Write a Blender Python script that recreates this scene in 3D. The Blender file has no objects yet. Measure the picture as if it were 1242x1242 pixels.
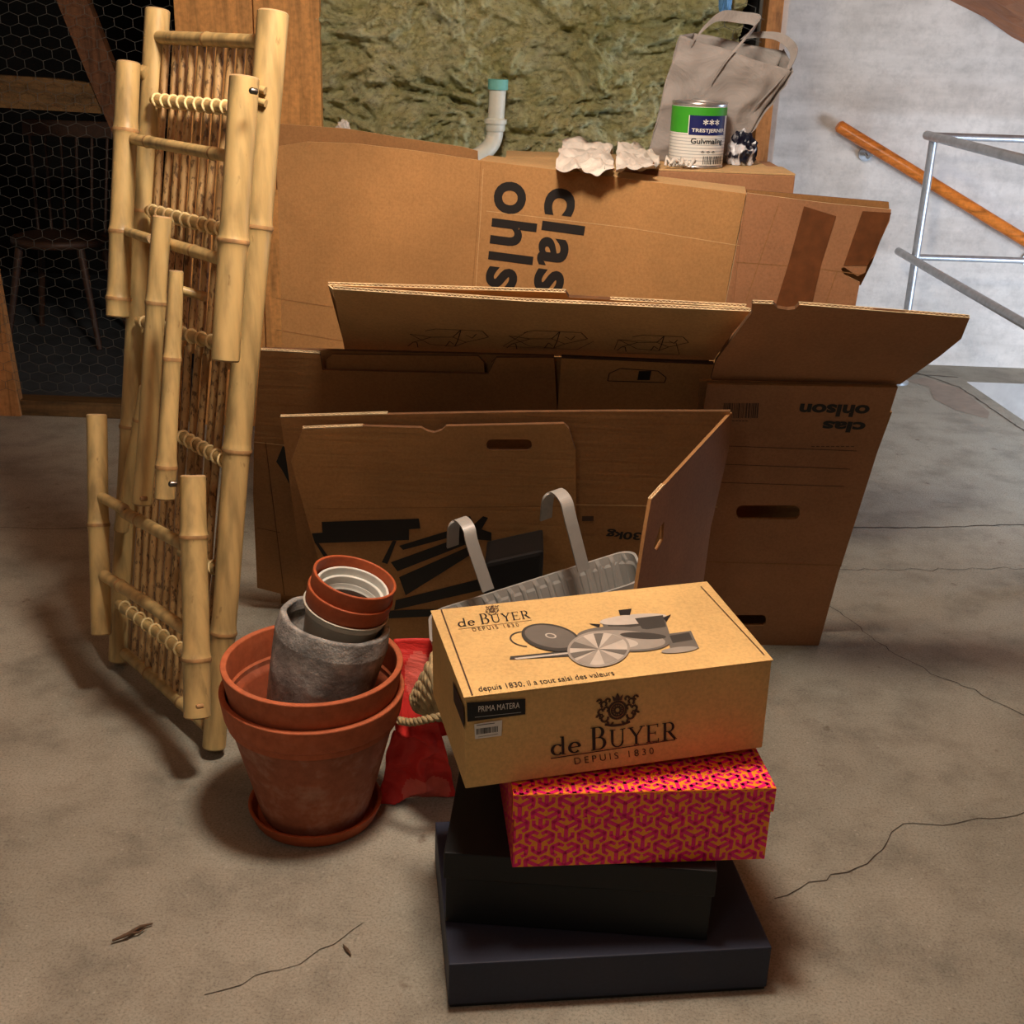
import bpy, bmesh, math, random
from mathutils import Vector, Matrix, noise
from mathutils.geometry import tessellate_polygon
random.seed(7)
S = bpy.context.scene
COL = S.collection

# ---------------------------------------------------------------- camera
FPX = 1500.0; PITCH = math.radians(21.4); ROLL = math.radians(2.1)
CAM = Vector((0, 0, 1.4))
FW = Vector((0, math.cos(PITCH), -math.sin(PITCH)))
_u0 = Vector((0, math.sin(PITCH), math.cos(PITCH))); _r0 = Vector((1, 0, 0))
RT = math.cos(ROLL)*_r0 + math.sin(ROLL)*_u0
UP = -math.sin(ROLL)*_r0 + math.cos(ROLL)*_u0
cd = bpy.data.cameras.new('camera'); cam = bpy.data.objects.new('camera', cd); COL.objects.link(cam)
cd.sensor_width = 36; cd.lens = 36*FPX/1242; cd.clip_start = .05
cam.matrix_world = Matrix(((RT.x, UP.x, -FW.x, CAM.x), (RT.y, UP.y, -FW.y, CAM.y), (RT.z, UP.z, -FW.z, CAM.z), (0, 0, 0, 1)))
S.camera = cam
S.view_settings.view_transform = 'Standard'; S.view_settings.look = 'None'; S.view_settings.gamma = 1
S.view_settings.use_curve_mapping = False
S.view_settings.exposure = 0.0

# ---------------------------------------------------------------- world and lights
w = bpy.data.worlds.new('world'); S.world = w; w.use_nodes = True
w.node_tree.nodes['Background'].inputs[0].default_value = (1, .90, .80, 1)
w.node_tree.nodes['Background'].inputs[1].default_value = .055

def lamp(name, kind, loc, power, color, size=.1, target=None, size_y=None, spread=None):
    l = bpy.data.lights.new(name, kind); o = bpy.data.objects.new(name, l); COL.objects.link(o)
    o.location = loc; l.energy = power; l.color = color
    if kind == 'AREA':
        l.size = size
        if size_y: l.shape = 'RECTANGLE'; l.size_y = size_y
        if spread: l.spread = spread
    else: l.shadow_soft_size = size
    if target is not None:
        d = Vector(target) - Vector(loc); o.rotation_euler = d.to_track_quat('-Z', 'Y').to_euler()
    return o
lamp('ceiling_bulb', 'POINT', (-.05, 1.76, 2.22), 128, (1, .91, .775), .14)
lamp('room_fill', 'POINT', (-.9, -.5, 2.4), 24, (1, .90, .76), .35)  # added fill light from the camera side, no real bulb
lamp('stair_window', 'AREA', (3.05, 3.7, .35), 62, (.62, .78, 1), 1.1, (1.85, 5.4, -.05), .8)
lamp('stair_fill', 'POINT', (1.4, 4.1, 1.75), 31, (1, .93, .84), .12)  # added fill to brighten the plaster wall, no real bulb

# ---------------------------------------------------------------- helpers
def ray(x, y): return FW*FPX + RT*(x-621) - UP*(y-621)
def atZ(x, y, z):
    d = ray(x, y); return CAM + d*((z-CAM.z)/d.z)
def atY(x, y, Y):
    d = ray(x, y); return CAM + d*(Y/d.y)

class Plane:
    def __init__(s, o, u, v):
        s.o = Vector(o); s.u = Vector(u).normalized(); v = Vector(v); v = v - s.u*v.dot(s.u); s.v = v.normalized(); s.n = s.u.cross(s.v)
    def hit(s, px, off=0.0):
        d = ray(*px); o = s.o + s.n*off
        return CAM + d*((o-CAM).dot(s.n)/d.dot(s.n))
    def floor(s, px, z=.002):
        p = s.hit(px); return p - s.v*((p.z-z)/s.v.z)
    def uv(s, p): q = p - s.o; return (q.dot(s.u), q.dot(s.v))
    def p(s, u, v, off=0.0): return s.o + s.u*u + s.v*v + s.n*off
def wallplane(px, Y, yaw=0, lean=0, z=None):
    "plane through a point; yaw in degrees, lean = depth gained per metre of height"
    o = atY(px[0], px[1], Y) if z is None else atZ(px[0], px[1], z)
    a = math.radians(yaw)
    return Plane(o, (math.cos(a), math.sin(a), 0), (-math.sin(a)*lean, math.cos(a)*lean, 1))
def plane3(a, b, c):  # origin a, u to b, v towards c
    return Plane(a, b-a, c-a)

class MB:
    def __init__(s): s.v = []; s.f = []; s.m = []; s.sm = []; s.mats = []
    def mi(s, m):
        if m not in s.mats: s.mats.append(m)
        return s.mats.index(m)
    def add(s, vs, fs, mat, smooth=False):
        b = len(s.v); k = s.mi(mat); s.v += [tuple(v) for v in vs]
        for f in fs: s.f.append([b+i for i in f]); s.m.append(k); s.sm.append(smooth)
    def build(s, name, parent=None, origin=None):
        me = bpy.data.meshes.new(name)
        if parent is not None:
            org = Vector(parent.location) if parent.parent is None else Vector(parent.parent.location)
        elif origin is not None: org = Vector(origin)
        else:
            xs = [v[0] for v in s.v]; ys = [v[1] for v in s.v]; zs = [v[2] for v in s.v]
            org = Vector(((min(xs)+max(xs))/2, (min(ys)+max(ys))/2, min(zs)))
        me.from_pydata([tuple(Vector(v)-org) for v in s.v], [], s.f)
        for m in s.mats: me.materials.append(m)
        me.polygons.foreach_set('material_index', s.m); me.polygons.foreach_set('use_smooth', s.sm); me.update()
        o = bpy.data.objects.new(name, me); COL.objects.link(o)
        if parent is not None: o.parent = parent
        else: o.location = org
        return o
def thing(name, loc, label, cat, group=None):
    o = bpy.data.objects.new(name, None); COL.objects.link(o); o.location = loc; o.empty_display_size = .05
    o['label'] = label; o['category'] = cat
    if group: o['group'] = group
    return o
def tag(o, label, cat, group=None, kind=None):
    o['label'] = label; o['category'] = cat
    if group: o['group'] = group
    if kind: o['kind'] = kind
    return o
def struct(o): o['kind'] = 'structure'; return o

def quad(mb, a, b, c, d, mat): mb.add([a, b, c, d], [(0, 1, 2, 3)], mat)
def frame_box(mb, o, ax, ay, az, mat, bevel=0.0):
    "box from a corner and three edge vectors, with small bevels"
    o, ax, ay, az = map(Vector, (o, ax, ay, az))
    bm = bmesh.new(); vs = []
    for k in (0, 1):
        for j in (0, 1):
            for i in (0, 1): vs.append(bm.verts.new(o+ax*i+ay*j+az*k))
    for f in ((0, 2, 3, 1), (4, 5, 7, 6), (0, 1, 5, 4), (2, 6, 7, 3), (0, 4, 6, 2), (1, 3, 7, 5)): bm.faces.new([vs[i] for i in f])
    if bevel: bmesh.ops.bevel(bm, geom=bm.edges[:], offset=bevel, segments=2, affect='EDGES', profile=.6)
    bmesh.ops.recalc_face_normals(bm, faces=bm.faces)
    bm.verts.index_update()
    mb.add([v.co.copy() for v in bm.verts], [[v.index for v in f.verts] for f in bm.faces], mat); bm.free()
def box(mb, x0, x1, y0, y1, z0, z1, mat, bevel=0.0):
    frame_box(mb, (x0, y0, z0), (x1-x0, 0, 0), (0, y1-y0, 0), (0, 0, z1-z0), mat, bevel)
def perp(d):
    d = d.normalized(); a = Vector((0, 0, 1)) if abs(d.z) < .9 else Vector((1, 0, 0))
    e1 = d.cross(a).normalized(); return e1, d.cross(e1).normalized()
def tube(mb, pts, rad, mat, seg=12, cap=True, smooth=True, closed=False):
    pts = [Vector(p) for p in pts]; n = len(pts)
    rad = rad if isinstance(rad, (list, tuple)) else [rad]*n
    vs = []; fs = []; e1 = None
    for i, p in enumerate(pts):
        if closed: d = pts[(i+1) % n]-pts[i-1]
        else: d = pts[min(i+1, n-1)]-pts[max(i-1, 0)]
        d.normalize()
        if e1 is None: e1, e2 = perp(d)
        else:
            e1 = (e1 - d*e1.dot(d)).normalized(); e2 = d.cross(e1)
        for k in range(seg):
            a = 2*math.pi*k/seg; vs.append(p+(e1*math.cos(a)+e2*math.sin(a))*rad[i])
    m = n if closed else n-1
    for i in range(m):
        for k in range(seg):
            k2 = (k+1) % seg; j = (i+1) % n
            fs.append((i*seg+k, i*seg+k2, j*seg+k2, j*seg+k))
    mb.add(vs, fs, mat, smooth)
    if cap and not closed:
        mb.add(vs[:seg], [tuple(range(seg))[::-1]], mat); mb.add(vs[-seg:], [tuple(range(seg))], mat)
def strap(mb, pts, width_vec, th, mat):
    "flat band following pts; width_vec is its width direction*width (one or a list)"
    pts = [Vector(p) for p in pts]; n = len(pts); vs = []; fs = []
    for i, p in enumerate(pts):
        d = (pts[min(i+1, n-1)]-pts[max(i-1, 0)]).normalized()
        wv = Vector(width_vec[i] if isinstance(width_vec, list) else width_vec); nn = d.cross(wv).normalized()*th/2
        vs += [p-wv/2-nn, p+wv/2-nn, p+wv/2+nn, p-wv/2+nn]
    for i in range(n-1):
        a = i*4; b = a+4
        for k in range(4): fs.append((a+k, a+(k+1) % 4, b+(k+1) % 4, b+k))
    fs += [(3, 2, 1, 0), (n*4-4, n*4-3, n*4-2, n*4-1)]
    mb.add(vs, fs, mat)
def lathe(mb, prof, base, axis, mat, seg=64, smooth=True, wob=0.0, fn=None):
    "prof list of (r, h) from the base along the axis"
    axis = Vector(axis).normalized(); e1 = (Vector((1, 0, 0))-axis*axis.x).normalized(); e2 = axis.cross(e1); base = Vector(base)
    vs = []; fs = []
    for i, (r, h) in enumerate(prof):
        for k in range(seg):
            a = 2*math.pi*k/seg
            rr = r + (wob*noise.noise(Vector((math.cos(a)*2, math.sin(a)*2, h*14))) if wob else 0)
            vs.append(base+axis*h+(e1*math.cos(a)+e2*math.sin(a))*rr)
    for i in range(len(prof)-1):
        for k in range(seg):
            k2 = (k+1) % seg; fs.append((i*seg+k, i*seg+k2, (i+1)*seg+k2, (i+1)*seg+k))
    mb.add(vs, fs, mat, smooth)
def rounded(profile, r=.003, n=3):
    "soften the corners of a lathe profile"
    out = [profile[0]]
    for a, b, c in zip(profile, profile[1:], profile[2:]):
        A, B, C_ = Vector(a), Vector(b), Vector(c)
        l = min(r, (A-B).length*.45, (C_-B).length*.45)
        p = B+(A-B).normalized()*l; q = B+(C_-B).normalized()*l
        for i in range(n+1):
            t = i/n; out.append(tuple(p*(1-t)**2+B*2*t*(1-t)+q*t*t))
    out.append(profile[-1]); return out

def panel(mb, pl, outline, holes=(), th=.0065, front=None, back=None, edge=None, off=0.0):
    "a sheet of board: outline of pixels or points put on the plane, cut, and given thickness"
    def P(q): return (pl.hit(q) if len(q) == 2 else Vector(q)) + pl.n*off
    loops = [[P(q) for q in outline]]+[[P(q) for q in h] for h in holes]
    l2 = [[Vector((*pl.uv(p), 0)) for p in lp] for lp in loops]
    tris = tessellate_polygon(l2); flat = [p for lp in loops for p in lp]
    n = pl.n
    fixed = []
    for t in tris:
        a, b, c = (flat[i] for i in t)
        fixed.append(t if (b-a).cross(c-a).dot(n) > 0 else (t[0], t[2], t[1]))
    mb.add(flat, fixed, front)
    mb.add([p-n*th for p in flat], [(t[0], t[2], t[1]) for t in fixed], back or front)
    b = 0
    for lp in loops:
        k = len(lp)
        for i in range(k):
            p, q = lp[i], lp[(i+1) % k]
            quad(mb, p, q, q-n*th, p-n*th, edge or front)
    return loops[0]
def flute(mb, pl, a, b, th, mat, off=0.0, step=.0105, up=.0016):
    "the zigzag paper between two liners seen along a cut edge from pixel a to pixel b"
    A = (pl.hit(a) if len(a) == 2 else Vector(a))+pl.n*off; B = (pl.hit(b) if len(b) == 2 else Vector(b))+pl.n*off
    d = B-A; L = d.length; d.normalize(); n = max(2, int(L/step)); h = pl.n.cross(d).normalized()
    if h.dot(Vector((0, 0, 1))) < 0: h = -h
    t = .0009
    for s0, s1 in ((0, -t), (-th+t, -th)):
        P = [A+pl.n*s0, B+pl.n*s0, B+pl.n*s1, A+pl.n*s1]
        mb.add([p+h*up for p in P]+[p-h*.002 for p in P], [(0, 1, 2, 3), (4, 5, 1, 0), (6, 7, 3, 2)], mat)
    vs = []; fs = []
    for i in range(2*n+1):
        p = A+d*(L*i/(2*n))+pl.n*(-t if i % 2 else -th+t)
        vs += [p+h*up*.8-d*.0006, p+h*up*.8+d*.0006]
    for i in range(2*n): fs.append((2*i, 2*i+1, 2*i+3, 2*i+2))
    mb.add(vs, fs, mat)
def ink_poly(mb, pl, pts, mat, off=.0006):
    P = [pl.hit(q, off) if len(q) == 2 else Vector(q)+pl.n*off for q in pts]
    l2 = [[Vector((*pl.uv(p), 0)) for p in P]]
    for t in tessellate_polygon(l2):
        a, b, c = (P[i] for i in t)
        mb.add([a, b, c] if (b-a).cross(c-a).dot(pl.n) > 0 else [a, c, b], [(0, 1, 2)], mat)
def ink_line(mb, pl, pts, wd, mat, off=.0006):
    P = [pl.hit(q, off) if len(q) == 2 else Vector(q)+pl.n*off for q in pts]
    for a, b in zip(P, P[1:]):
        d = (b-a).normalized(); s = pl.n.cross(d)*wd/2
        quad(mb, a-s, b-s, b+s, a+s, mat)
def text_geo(body, bold=0.0, spacing=1.0):
    c = bpy.data.curves.new('t', 'FONT'); c.body = body; c.offset = bold; c.space_character = spacing; c.resolution_u = 5; c.fill_mode = 'FRONT'
    o = bpy.data.objects.new('t', c); COL.objects.link(o)
    dg = bpy.context.evaluated_depsgraph_get(); me = bpy.data.meshes.new_from_object(o.evaluated_get(dg))
    vs = [(v.co.x, v.co.y) for v in me.vertices]; fs = [tuple(p.vertices) for p in me.polygons]
    bpy.data.objects.remove(o); bpy.data.curves.remove(c); bpy.data.meshes.remove(me)
    return vs, fs
def put2d(mb, pl, geo, A, B, D, mat, off=.0007):
    "place 2D geometry: A = bottom left of its box, B = bottom right, D = top left"
    vs, fs = geo; A, B, D = [(pl.hit(q) if len(q) == 2 else Vector(q)) for q in (A, B, D)]
    x0 = min(v[0] for v in vs); x1 = max(v[0] for v in vs); y0 = min(v[1] for v in vs); y1 = max(v[1] for v in vs)
    P = [A+(B-A)*((x-x0)/(x1-x0))+(D-A)*((y-y0)/(y1-y0))+pl.n*off for x, y in vs]
    F = []
    for f in fs:
        a, b, c = P[f[0]], P[f[1]], P[f[2]]
        F.append(f if (b-a).cross(c-a).dot(pl.n) > 0 else tuple(reversed(f)))
    mb.add(P, F, mat)
def text(mb, pl, body, A, B, D, mat, bold=0.0, off=.0007, spacing=1.0):
    put2d(mb, pl, text_geo(body, bold, spacing), A, B, D, mat, off)

# ---------------------------------------------------------------- materials
def lin(c):
    r = []
    for x in c[:3]:
        x /= 255; r.append(x/12.92 if x <= .04045 else ((x+.055)/1.055)**2.4)
    return (*r, 1)
class NT:
    def __init__(s, name):
        s.m = bpy.data.materials.new(name); s.m.use_nodes = True; s.t = s.m.node_tree; s.b = s.t.nodes['Principled BSDF']
        s.tc = s.t.nodes.new('ShaderNodeTexCoord')
    def n(s, t, **k):
        x = s.t.nodes.new(t)
        for a, b in k.items(): setattr(x, a, b)
        return x
    def l(s, a, b): s.t.links.new(a, b)
    def noise(s, scale=5, detail=6, rough=.6, stretch=None, coord='Object', dist=0):
        n = s.n('ShaderNodeTexNoise'); n.inputs['Scale'].default_value = scale; n.inputs['Detail'].default_value = detail
        n.inputs['Roughness'].default_value = rough; n.inputs['Distortion'].default_value = dist
        mp = s.n('ShaderNodeMapping'); s.l(s.tc.outputs[coord], mp.inputs[0]); s.l(mp.outputs[0], n.inputs['Vector'])
        if stretch: mp.inputs['Scale'].default_value = stretch
        return n.outputs['Fac']
    def ramp(s, fac, stops):
        r = s.n('ShaderNodeValToRGB'); s.l(fac, r.inputs[0]); e = r.color_ramp.elements
        while len(e) < len(stops): e.new(.5)
        for i, (p, c) in enumerate(stops): e[i].position = p; e[i].color = lin(c) if max(c) > 1 else (*c[:3], 1)
        return r.outputs[0]
    def mix(s, a, b, fac, mode='MIX'):
        x = s.n('ShaderNodeMix', data_type='RGBA', blend_type=mode)
        for k, v in ((6, a), (7, b)):
            if isinstance(v, tuple): x.inputs[k].default_value = lin(v)
            else: s.l(v, x.inputs[k])
        if isinstance(fac, (int, float)): x.inputs[0].default_value = fac
        else: s.l(fac, x.inputs[0])
        return x.outputs[2]
    def base(s, c): s.l(c, s.b.inputs['Base Color']) if not isinstance(c, tuple) else setattr(s.b.inputs['Base Color'], 'default_value', lin(c)); return s
    def rough(s, r): s.b.inputs['Roughness'].default_value = r; return s
    def spec(s, v): s.b.inputs['Specular IOR Level'].default_value = v; return s
    def bump(s, h, st=.3, d=.002):
        b = s.n('ShaderNodeBump'); b.inputs['Strength'].default_value = st; b.inputs['Distance'].default_value = d
        s.l(h, b.inputs['Height'])
        last = getattr(s, '_bump', None)
        if last: s.l(last, b.inputs['Normal'])
        s._bump = b.outputs[0]; s.l(b.outputs[0], s.b.inputs['Normal']); return s
def simple(name, c, rough=.6, metal=0, var=.12, scale=30, spec=.4, bump=0.0):
    t = NT(name); f = t.noise(scale, 5)
    lo = tuple(x*(1-var) for x in c); hi = tuple(min(255, x*(1+var)) for x in c)
    t.base(t.ramp(f, [(.3, lo), (.7, hi)])).rough(rough).spec(spec); t.b.inputs['Metallic'].default_value = metal
    if bump: t.bump(f, bump)
    return t.m
def kraft(name, c, tint=(0, 0, 0)):
    t = NT(name)
    a = t.noise(2.2, 4); b = t.noise(160, 3, .7); cc = t.noise(1, 2, .5, (260, 3, 3)); cr = t.noise(1, 3, .5, (6, 6, 90))
    lo = tuple(x*.86 for x in c); hi = tuple(min(255, x*1.07) for x in c)
    col = t.ramp(a, [(.3, lo), (.7, hi)])
    sp = t.ramp(b, [(.3, (200, 200, 200)), (.62, (255, 255, 255))])
    t.base(t.mix(col, sp, .45, 'MULTIPLY')).rough(.72).spec(.25)
    t.bump(cc, .12, .0012); t.bump(cr, .22, .002); t.bump(a, .25, .012)
    return t.m
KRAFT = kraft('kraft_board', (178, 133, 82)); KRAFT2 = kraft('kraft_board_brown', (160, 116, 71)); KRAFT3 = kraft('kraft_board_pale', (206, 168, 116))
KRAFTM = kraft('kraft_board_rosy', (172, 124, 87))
EDGE = simple('shaded_board_edge', (92, 62, 36), .9)  # shade of the recess between liners put into the edge colour
FLUTE = simple('flute_paper', (232, 205, 160), .8)
TAPE = simple('brown_tape', (108, 66, 38), .32, spec=.5)
INK = simple('black_ink', (26, 22, 20), .6, var=.05)
INKD = simple('dark_brown_ink', (70, 48, 34), .7, var=.05)
INKL = simple('thin_line_ink', (52, 36, 22), .7, var=.05)
GREY = [simple('grey_ink_%s' % n, (v, v*.95, v*.88), .5, var=.04) for n, v in (('deep', 62), ('mid', 104), ('soft', 150), ('light', 186))]

def m_floor():
    t = NT('concrete'); big = t.noise(.9, 5, .55); mid = t.noise(7, 7, .65); fine = t.noise(210, 5, .8); spot = t.noise(16, 3, .5)
    c1 = t.ramp(big, [(.28, (142, 140, 128)), (.5, (168, 165, 152)), (.75, (190, 187, 174))])
    c2 = t.ramp(mid, [(.3, (176, 172, 168)), (.52, (238, 236, 232)), (.75, (255, 255, 255))])
    c3 = t.ramp(fine, [(.36, (128, 124, 118)), (.5, (236, 234, 230)), (.66, (255, 255, 255))])
    c = t.mix(t.mix(c1, c2, .7, 'MULTIPLY'), c3, .6, 'MULTIPLY')
    sm = t.ramp(spot, [(.0, (0, 0, 0)), (.69, (0, 0, 0)), (.76, (255, 255, 255))])
    c = t.mix(c, (84, 66, 52), t.mix((0, 0, 0), sm, .6))
    peb = t.n('ShaderNodeTexVoronoi'); peb.inputs['Scale'].default_value = 42; t.l(t.tc.outputs['Object'], peb.inputs['Vector'])
    pm = t.ramp(peb.outputs['Distance'], [(.0, (255, 255, 255)), (.09, (120, 120, 120)), (.17, (0, 0, 0))])
    c = t.mix(c, (208, 200, 186), t.mix((0, 0, 0), pm, .45))
    t.base(c).rough(.78).spec(.3); t.bump(mid, .35, .01); t.bump(fine, .5, .002); return t.m
FLOOR = m_floor()
CRACK = simple('dark_crack', (58, 48, 40), .95)  # dark strips drawn for the floor cracks
STAIN = simple('floor_stain', (142, 130, 116), .85, var=.08, scale=12)
SLAB2 = simple('smooth_screed', (156, 148, 140), .8, var=.07, scale=9, bump=.2)
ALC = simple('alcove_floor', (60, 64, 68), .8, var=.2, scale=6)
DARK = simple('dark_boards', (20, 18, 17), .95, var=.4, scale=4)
def m_plaster(name, c, s=1):
    t = NT(name); a = t.noise(2.2, 6, .65); b = t.noise(24, 6, .7); d = t.noise(3, 4, .6, (1, 1, 5))
    col = t.ramp(a, [(.25, tuple(x*.86 for x in c)), (.6, c), (.8, tuple(min(255, x*1.08) for x in c))])
    sp = t.ramp(b, [(.25, (205, 205, 205)), (.55, (255, 255, 255))])
    t.base(t.mix(t.mix(col, sp, .5, 'MULTIPLY'), t.ramp(d, [(.3, (222, 220, 218)), (.6, (255, 255, 255))]), .6, 'MULTIPLY')).rough(.85).spec(.25)
    t.bump(b, .35, .006); t.bump(a, .3, .02); return t.m
PLASTER = m_plaster('grey_plaster', (216, 206, 195)); WHITEP = m_plaster('white_rough_plaster', (250, 250, 250))
def m_wood(name, c, stretch=(14, 14, 1.2), lo_=.66):
    t = NT(name); a = t.noise(3, 6, .6, stretch, dist=.6); b = t.noise(60, 3, .6)
    lo = tuple(x*lo_ for x in c)
    col = t.ramp(a, [(.3, lo), (.5, c), (.75, tuple(min(255, x*1.12) for x in c))])
    t.base(t.mix(col, t.ramp(b, [(.3, (205, 200, 195)), (.6, (255, 255, 255))]), .6, 'MULTIPLY')).rough(.6).spec(.3); t.bump(b, .3, .002); return t.m
TIMBER = m_wood('rough_sawn_timber', (176, 122, 72)); TIMBERH = m_wood('timber_rail', (104, 78, 46), (1.2, 14, 14)); BOARD = m_wood('pine_board', (222, 160, 92), (12, 12, 1), .82)
TIMBERD = m_wood('timber_brace', (98, 64, 40))
def m_bamboo(name, c):
    t = NT(name); a = t.noise(5, 4, .5, (9, 9, .8)); b = t.noise(9, 4, .6); s = t.noise(70, 3, .6, (1, 1, .35))
    col = t.ramp(a, [(.3, tuple(x*.78 for x in c)), (.55, c), (.75, tuple(min(255, x*1.08) for x in c))])
    col = t.mix(col, (150, 108, 58), t.ramp(b, [(.0, (0, 0, 0)), (.55, (0, 0, 0)), (.75, (110, 110, 110))]))
    col = t.mix(col, (90, 58, 32), t.ramp(s, [(.0, (0, 0, 0)), (.66, (0, 0, 0)), (.74, (170, 170, 170))]))
    t.base(col).rough(.42).spec(.45); t.bump(a, .15, .003); return t.m
BAM = m_bamboo('bamboo', (194, 166, 110)); BAMD = m_bamboo('bamboo_slats', (214, 174, 116))
def m_slat():
    t = NT('speckled_bamboo'); s = t.noise(130, 3, .6, (1, 1, .4)); a = t.noise(12, 3)
    col = t.ramp(a, [(.3, (160, 124, 78)), (.7, (206, 168, 112))])
    t.base(t.mix(col, (66, 40, 22), t.ramp(s, [(.0, (0, 0, 0)), (.54, (0, 0, 0)), (.62, (225, 225, 225))]))).rough(.5); return t.m
SLAT = m_slat()
NODE = simple('bamboo_node', (160, 124, 80), .6, var=.2); BEND = simple('bamboo_cut_end', (168, 140, 100), .8); HOLE = simple('hole_dark', (30, 20, 12), .9)
CANE = simple('pale_cane', (232, 206, 150), .5); STEEL = simple('screw_steel', (120, 118, 112), .35, 1)
def m_terra(name, c, white=.5, dirt=True):
    t = NT(name); a = t.noise(6, 7, .65); b = t.noise(55, 5, .7); z = t.noise(14, 6, .7)
    col = t.ramp(a, [(.3, tuple(x*.84 for x in c)), (.7, c)])
    if dirt: col = t.mix(col, (190, 160, 140), t.mix((0, 0, 0), t.ramp(z, [(.0, (0, 0, 0)), (.5, (0, 0, 0)), (.78, (200, 200, 200))]), white))
    t.base(t.mix(col, t.ramp(b, [(.3, (190, 185, 180)), (.6, (255, 255, 255))]), .5, 'MULTIPLY')).rough(.72 if dirt else .55).spec(.3); t.bump(b, .3, .0015); return t.m
TERRA = m_terra('terracotta_rim', (200, 108, 68), .2); TERRAB = m_terra('terracotta_weathered', (172, 100, 70), 1.0); TERRAI = m_terra('terracotta_inside', (158, 80, 48), .5); TERRAS = m_terra('terracotta_smooth', (186, 92, 52), .1, False)
def m_cement():
    t = NT('cement_pot'); a = t.noise(14, 7, .7); b = t.noise(45, 6, .75); v = t.noise(26, 3, .5)
    col = t.ramp(a, [(.3, (88, 86, 84)), (.5, (150, 147, 142)), (.68, (200, 197, 190))])
    col = t.mix(col, (196, 190, 178), t.ramp(v, [(.0, (0, 0, 0)), (.62, (0, 0, 0)), (.72, (170, 170, 170))]))
    t.base(col).rough(.9).spec(.2); t.bump(b, 1, .008); t.bump(v, .9, .008); return t.m
CEMENT = m_cement()
GLAZE = simple('pale_grey_glaze', (188, 182, 166), .3, spec=.5, var=.05); WHITEG = simple('white_glaze', (206, 208, 200), .3, spec=.5, var=.05)
HOLLOW = simple('dark_inside', (50, 36, 26), .9)  # dark colour stands in for the shaded hollow of the innermost pot
def m_wool():
    t = NT('mineral_wool'); a = t.noise(9, 9, .75, dist=.3); b = t.noise(38, 9, .8, (1, 1, 1.5)); g = t.noise(2.5, 3)
    col = t.ramp(a, [(.25, (196, 182, 116)), (.42, (240, 230, 168)), (.58, (250, 244, 196)), (.75, (254, 252, 226))])
    col = t.mix(col, t.ramp(b, [(.32, (150, 142, 118)), (.52, (255, 255, 255))]), .9, 'MULTIPLY')
    col = t.mix(col, t.ramp(g, [(.35, (255, 255, 255)), (.7, (198, 206, 190))]), .8, 'MULTIPLY')
    t.base(col).rough(.95).spec(.1); t.bump(b, 1, .02); return t.m
WOOL = m_wool()
PVC = simple('white_pvc', (222, 222, 206), .35, var=.03); TURQ = simple('turquoise_cap', (120, 190, 178), .5, var=.05)
GALV = simple('galvanised_steel', (176, 178, 180), .38, .75, var=.08); ORANGE = m_wood('varnished_orange_handrail', (214, 122, 48), (1, 12, 12)); ORANGE.node_tree.nodes['Principled BSDF'].inputs['Roughness'].default_value = .28
BOXB = simple('black_matte_card', (20, 22, 24), .55, var=.05, scale=200, spec=.35); BOXN = simple('blue_black_card', (42, 47, 64), .6, var=.05, scale=200, spec=.35)
BOXC = kraft('buff_board', (222, 184, 120)); DEBF = kraft('buff_board_plain', (206, 160, 100))
PINK = simple('magenta_print', (240, 18, 116), .4, var=.03); PINKB = simple('orange_print', (255, 150, 40), .4, var=.03)
WHITE = simple('white_label', (226, 224, 216), .5, var=.02); GREEN = simple('green_label', (62, 158, 44), .35, var=.03); NAVY = simple('navy_label', (28, 34, 92), .35, var=.03)
TIN = simple('tin_metal', (190, 190, 190), .3, .8)
LINEG = simple('pale_line', (168, 172, 172), .5, var=.02)
def m_paper(name, c, alpha=None):
    t = NT(name); a = t.noise(9, 5, .6, dist=.8); t.base(t.ramp(a, [(.3, tuple(x*.86 for x in c)), (.7, c)])).rough(.6).spec(.3); t.bump(a, .5, .02)
    return t.m
BAGP = m_paper('greyish_paper', (158, 150, 144)); TISSUE = m_paper('white_tissue', (236, 228, 216)); REDB = m_paper('red_bag', (222, 52, 46)); REDL = m_paper('light_red_print', (232, 104, 90))
def m_bw():
    t = NT('black_and_white_plastic'); v = t.n('ShaderNodeTexVoronoi'); v.inputs['Scale'].default_value = 20; t.l(t.tc.outputs['Object'], v.inputs['Vector'])
    t.base(t.ramp(v.outputs['Distance'], [(.0, (16, 20, 36)), (.50, (18, 22, 40)), (.55, (206, 206, 210))])).rough(.3); return t.m
BW = m_bw()
STRAW = simple('seagrass', (150, 132, 96), .85, var=.25, scale=60, bump=.4); WIRE = simple('dull_wire', (84, 82, 76), .7, .2)
PLGREY = simple('grey_plastic', (150, 148, 142), .35, var=.03, spec=.5); BLKP = simple('black_plastic_and_gap', (14, 13, 13), .45)
CHAIR = simple('dark_brown_wood', (70, 48, 36), .5); BLUE = m_paper('blue_cloth', (96, 150, 200)); ROOF = m_paper('brown_underlay', (168, 104, 62)); TWIG = simple('twig_bark', (92, 72, 54), .9)

# ================================================================ SETTING
PY = 4.40   # partition
WY = 5.65   # plaster wall
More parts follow.
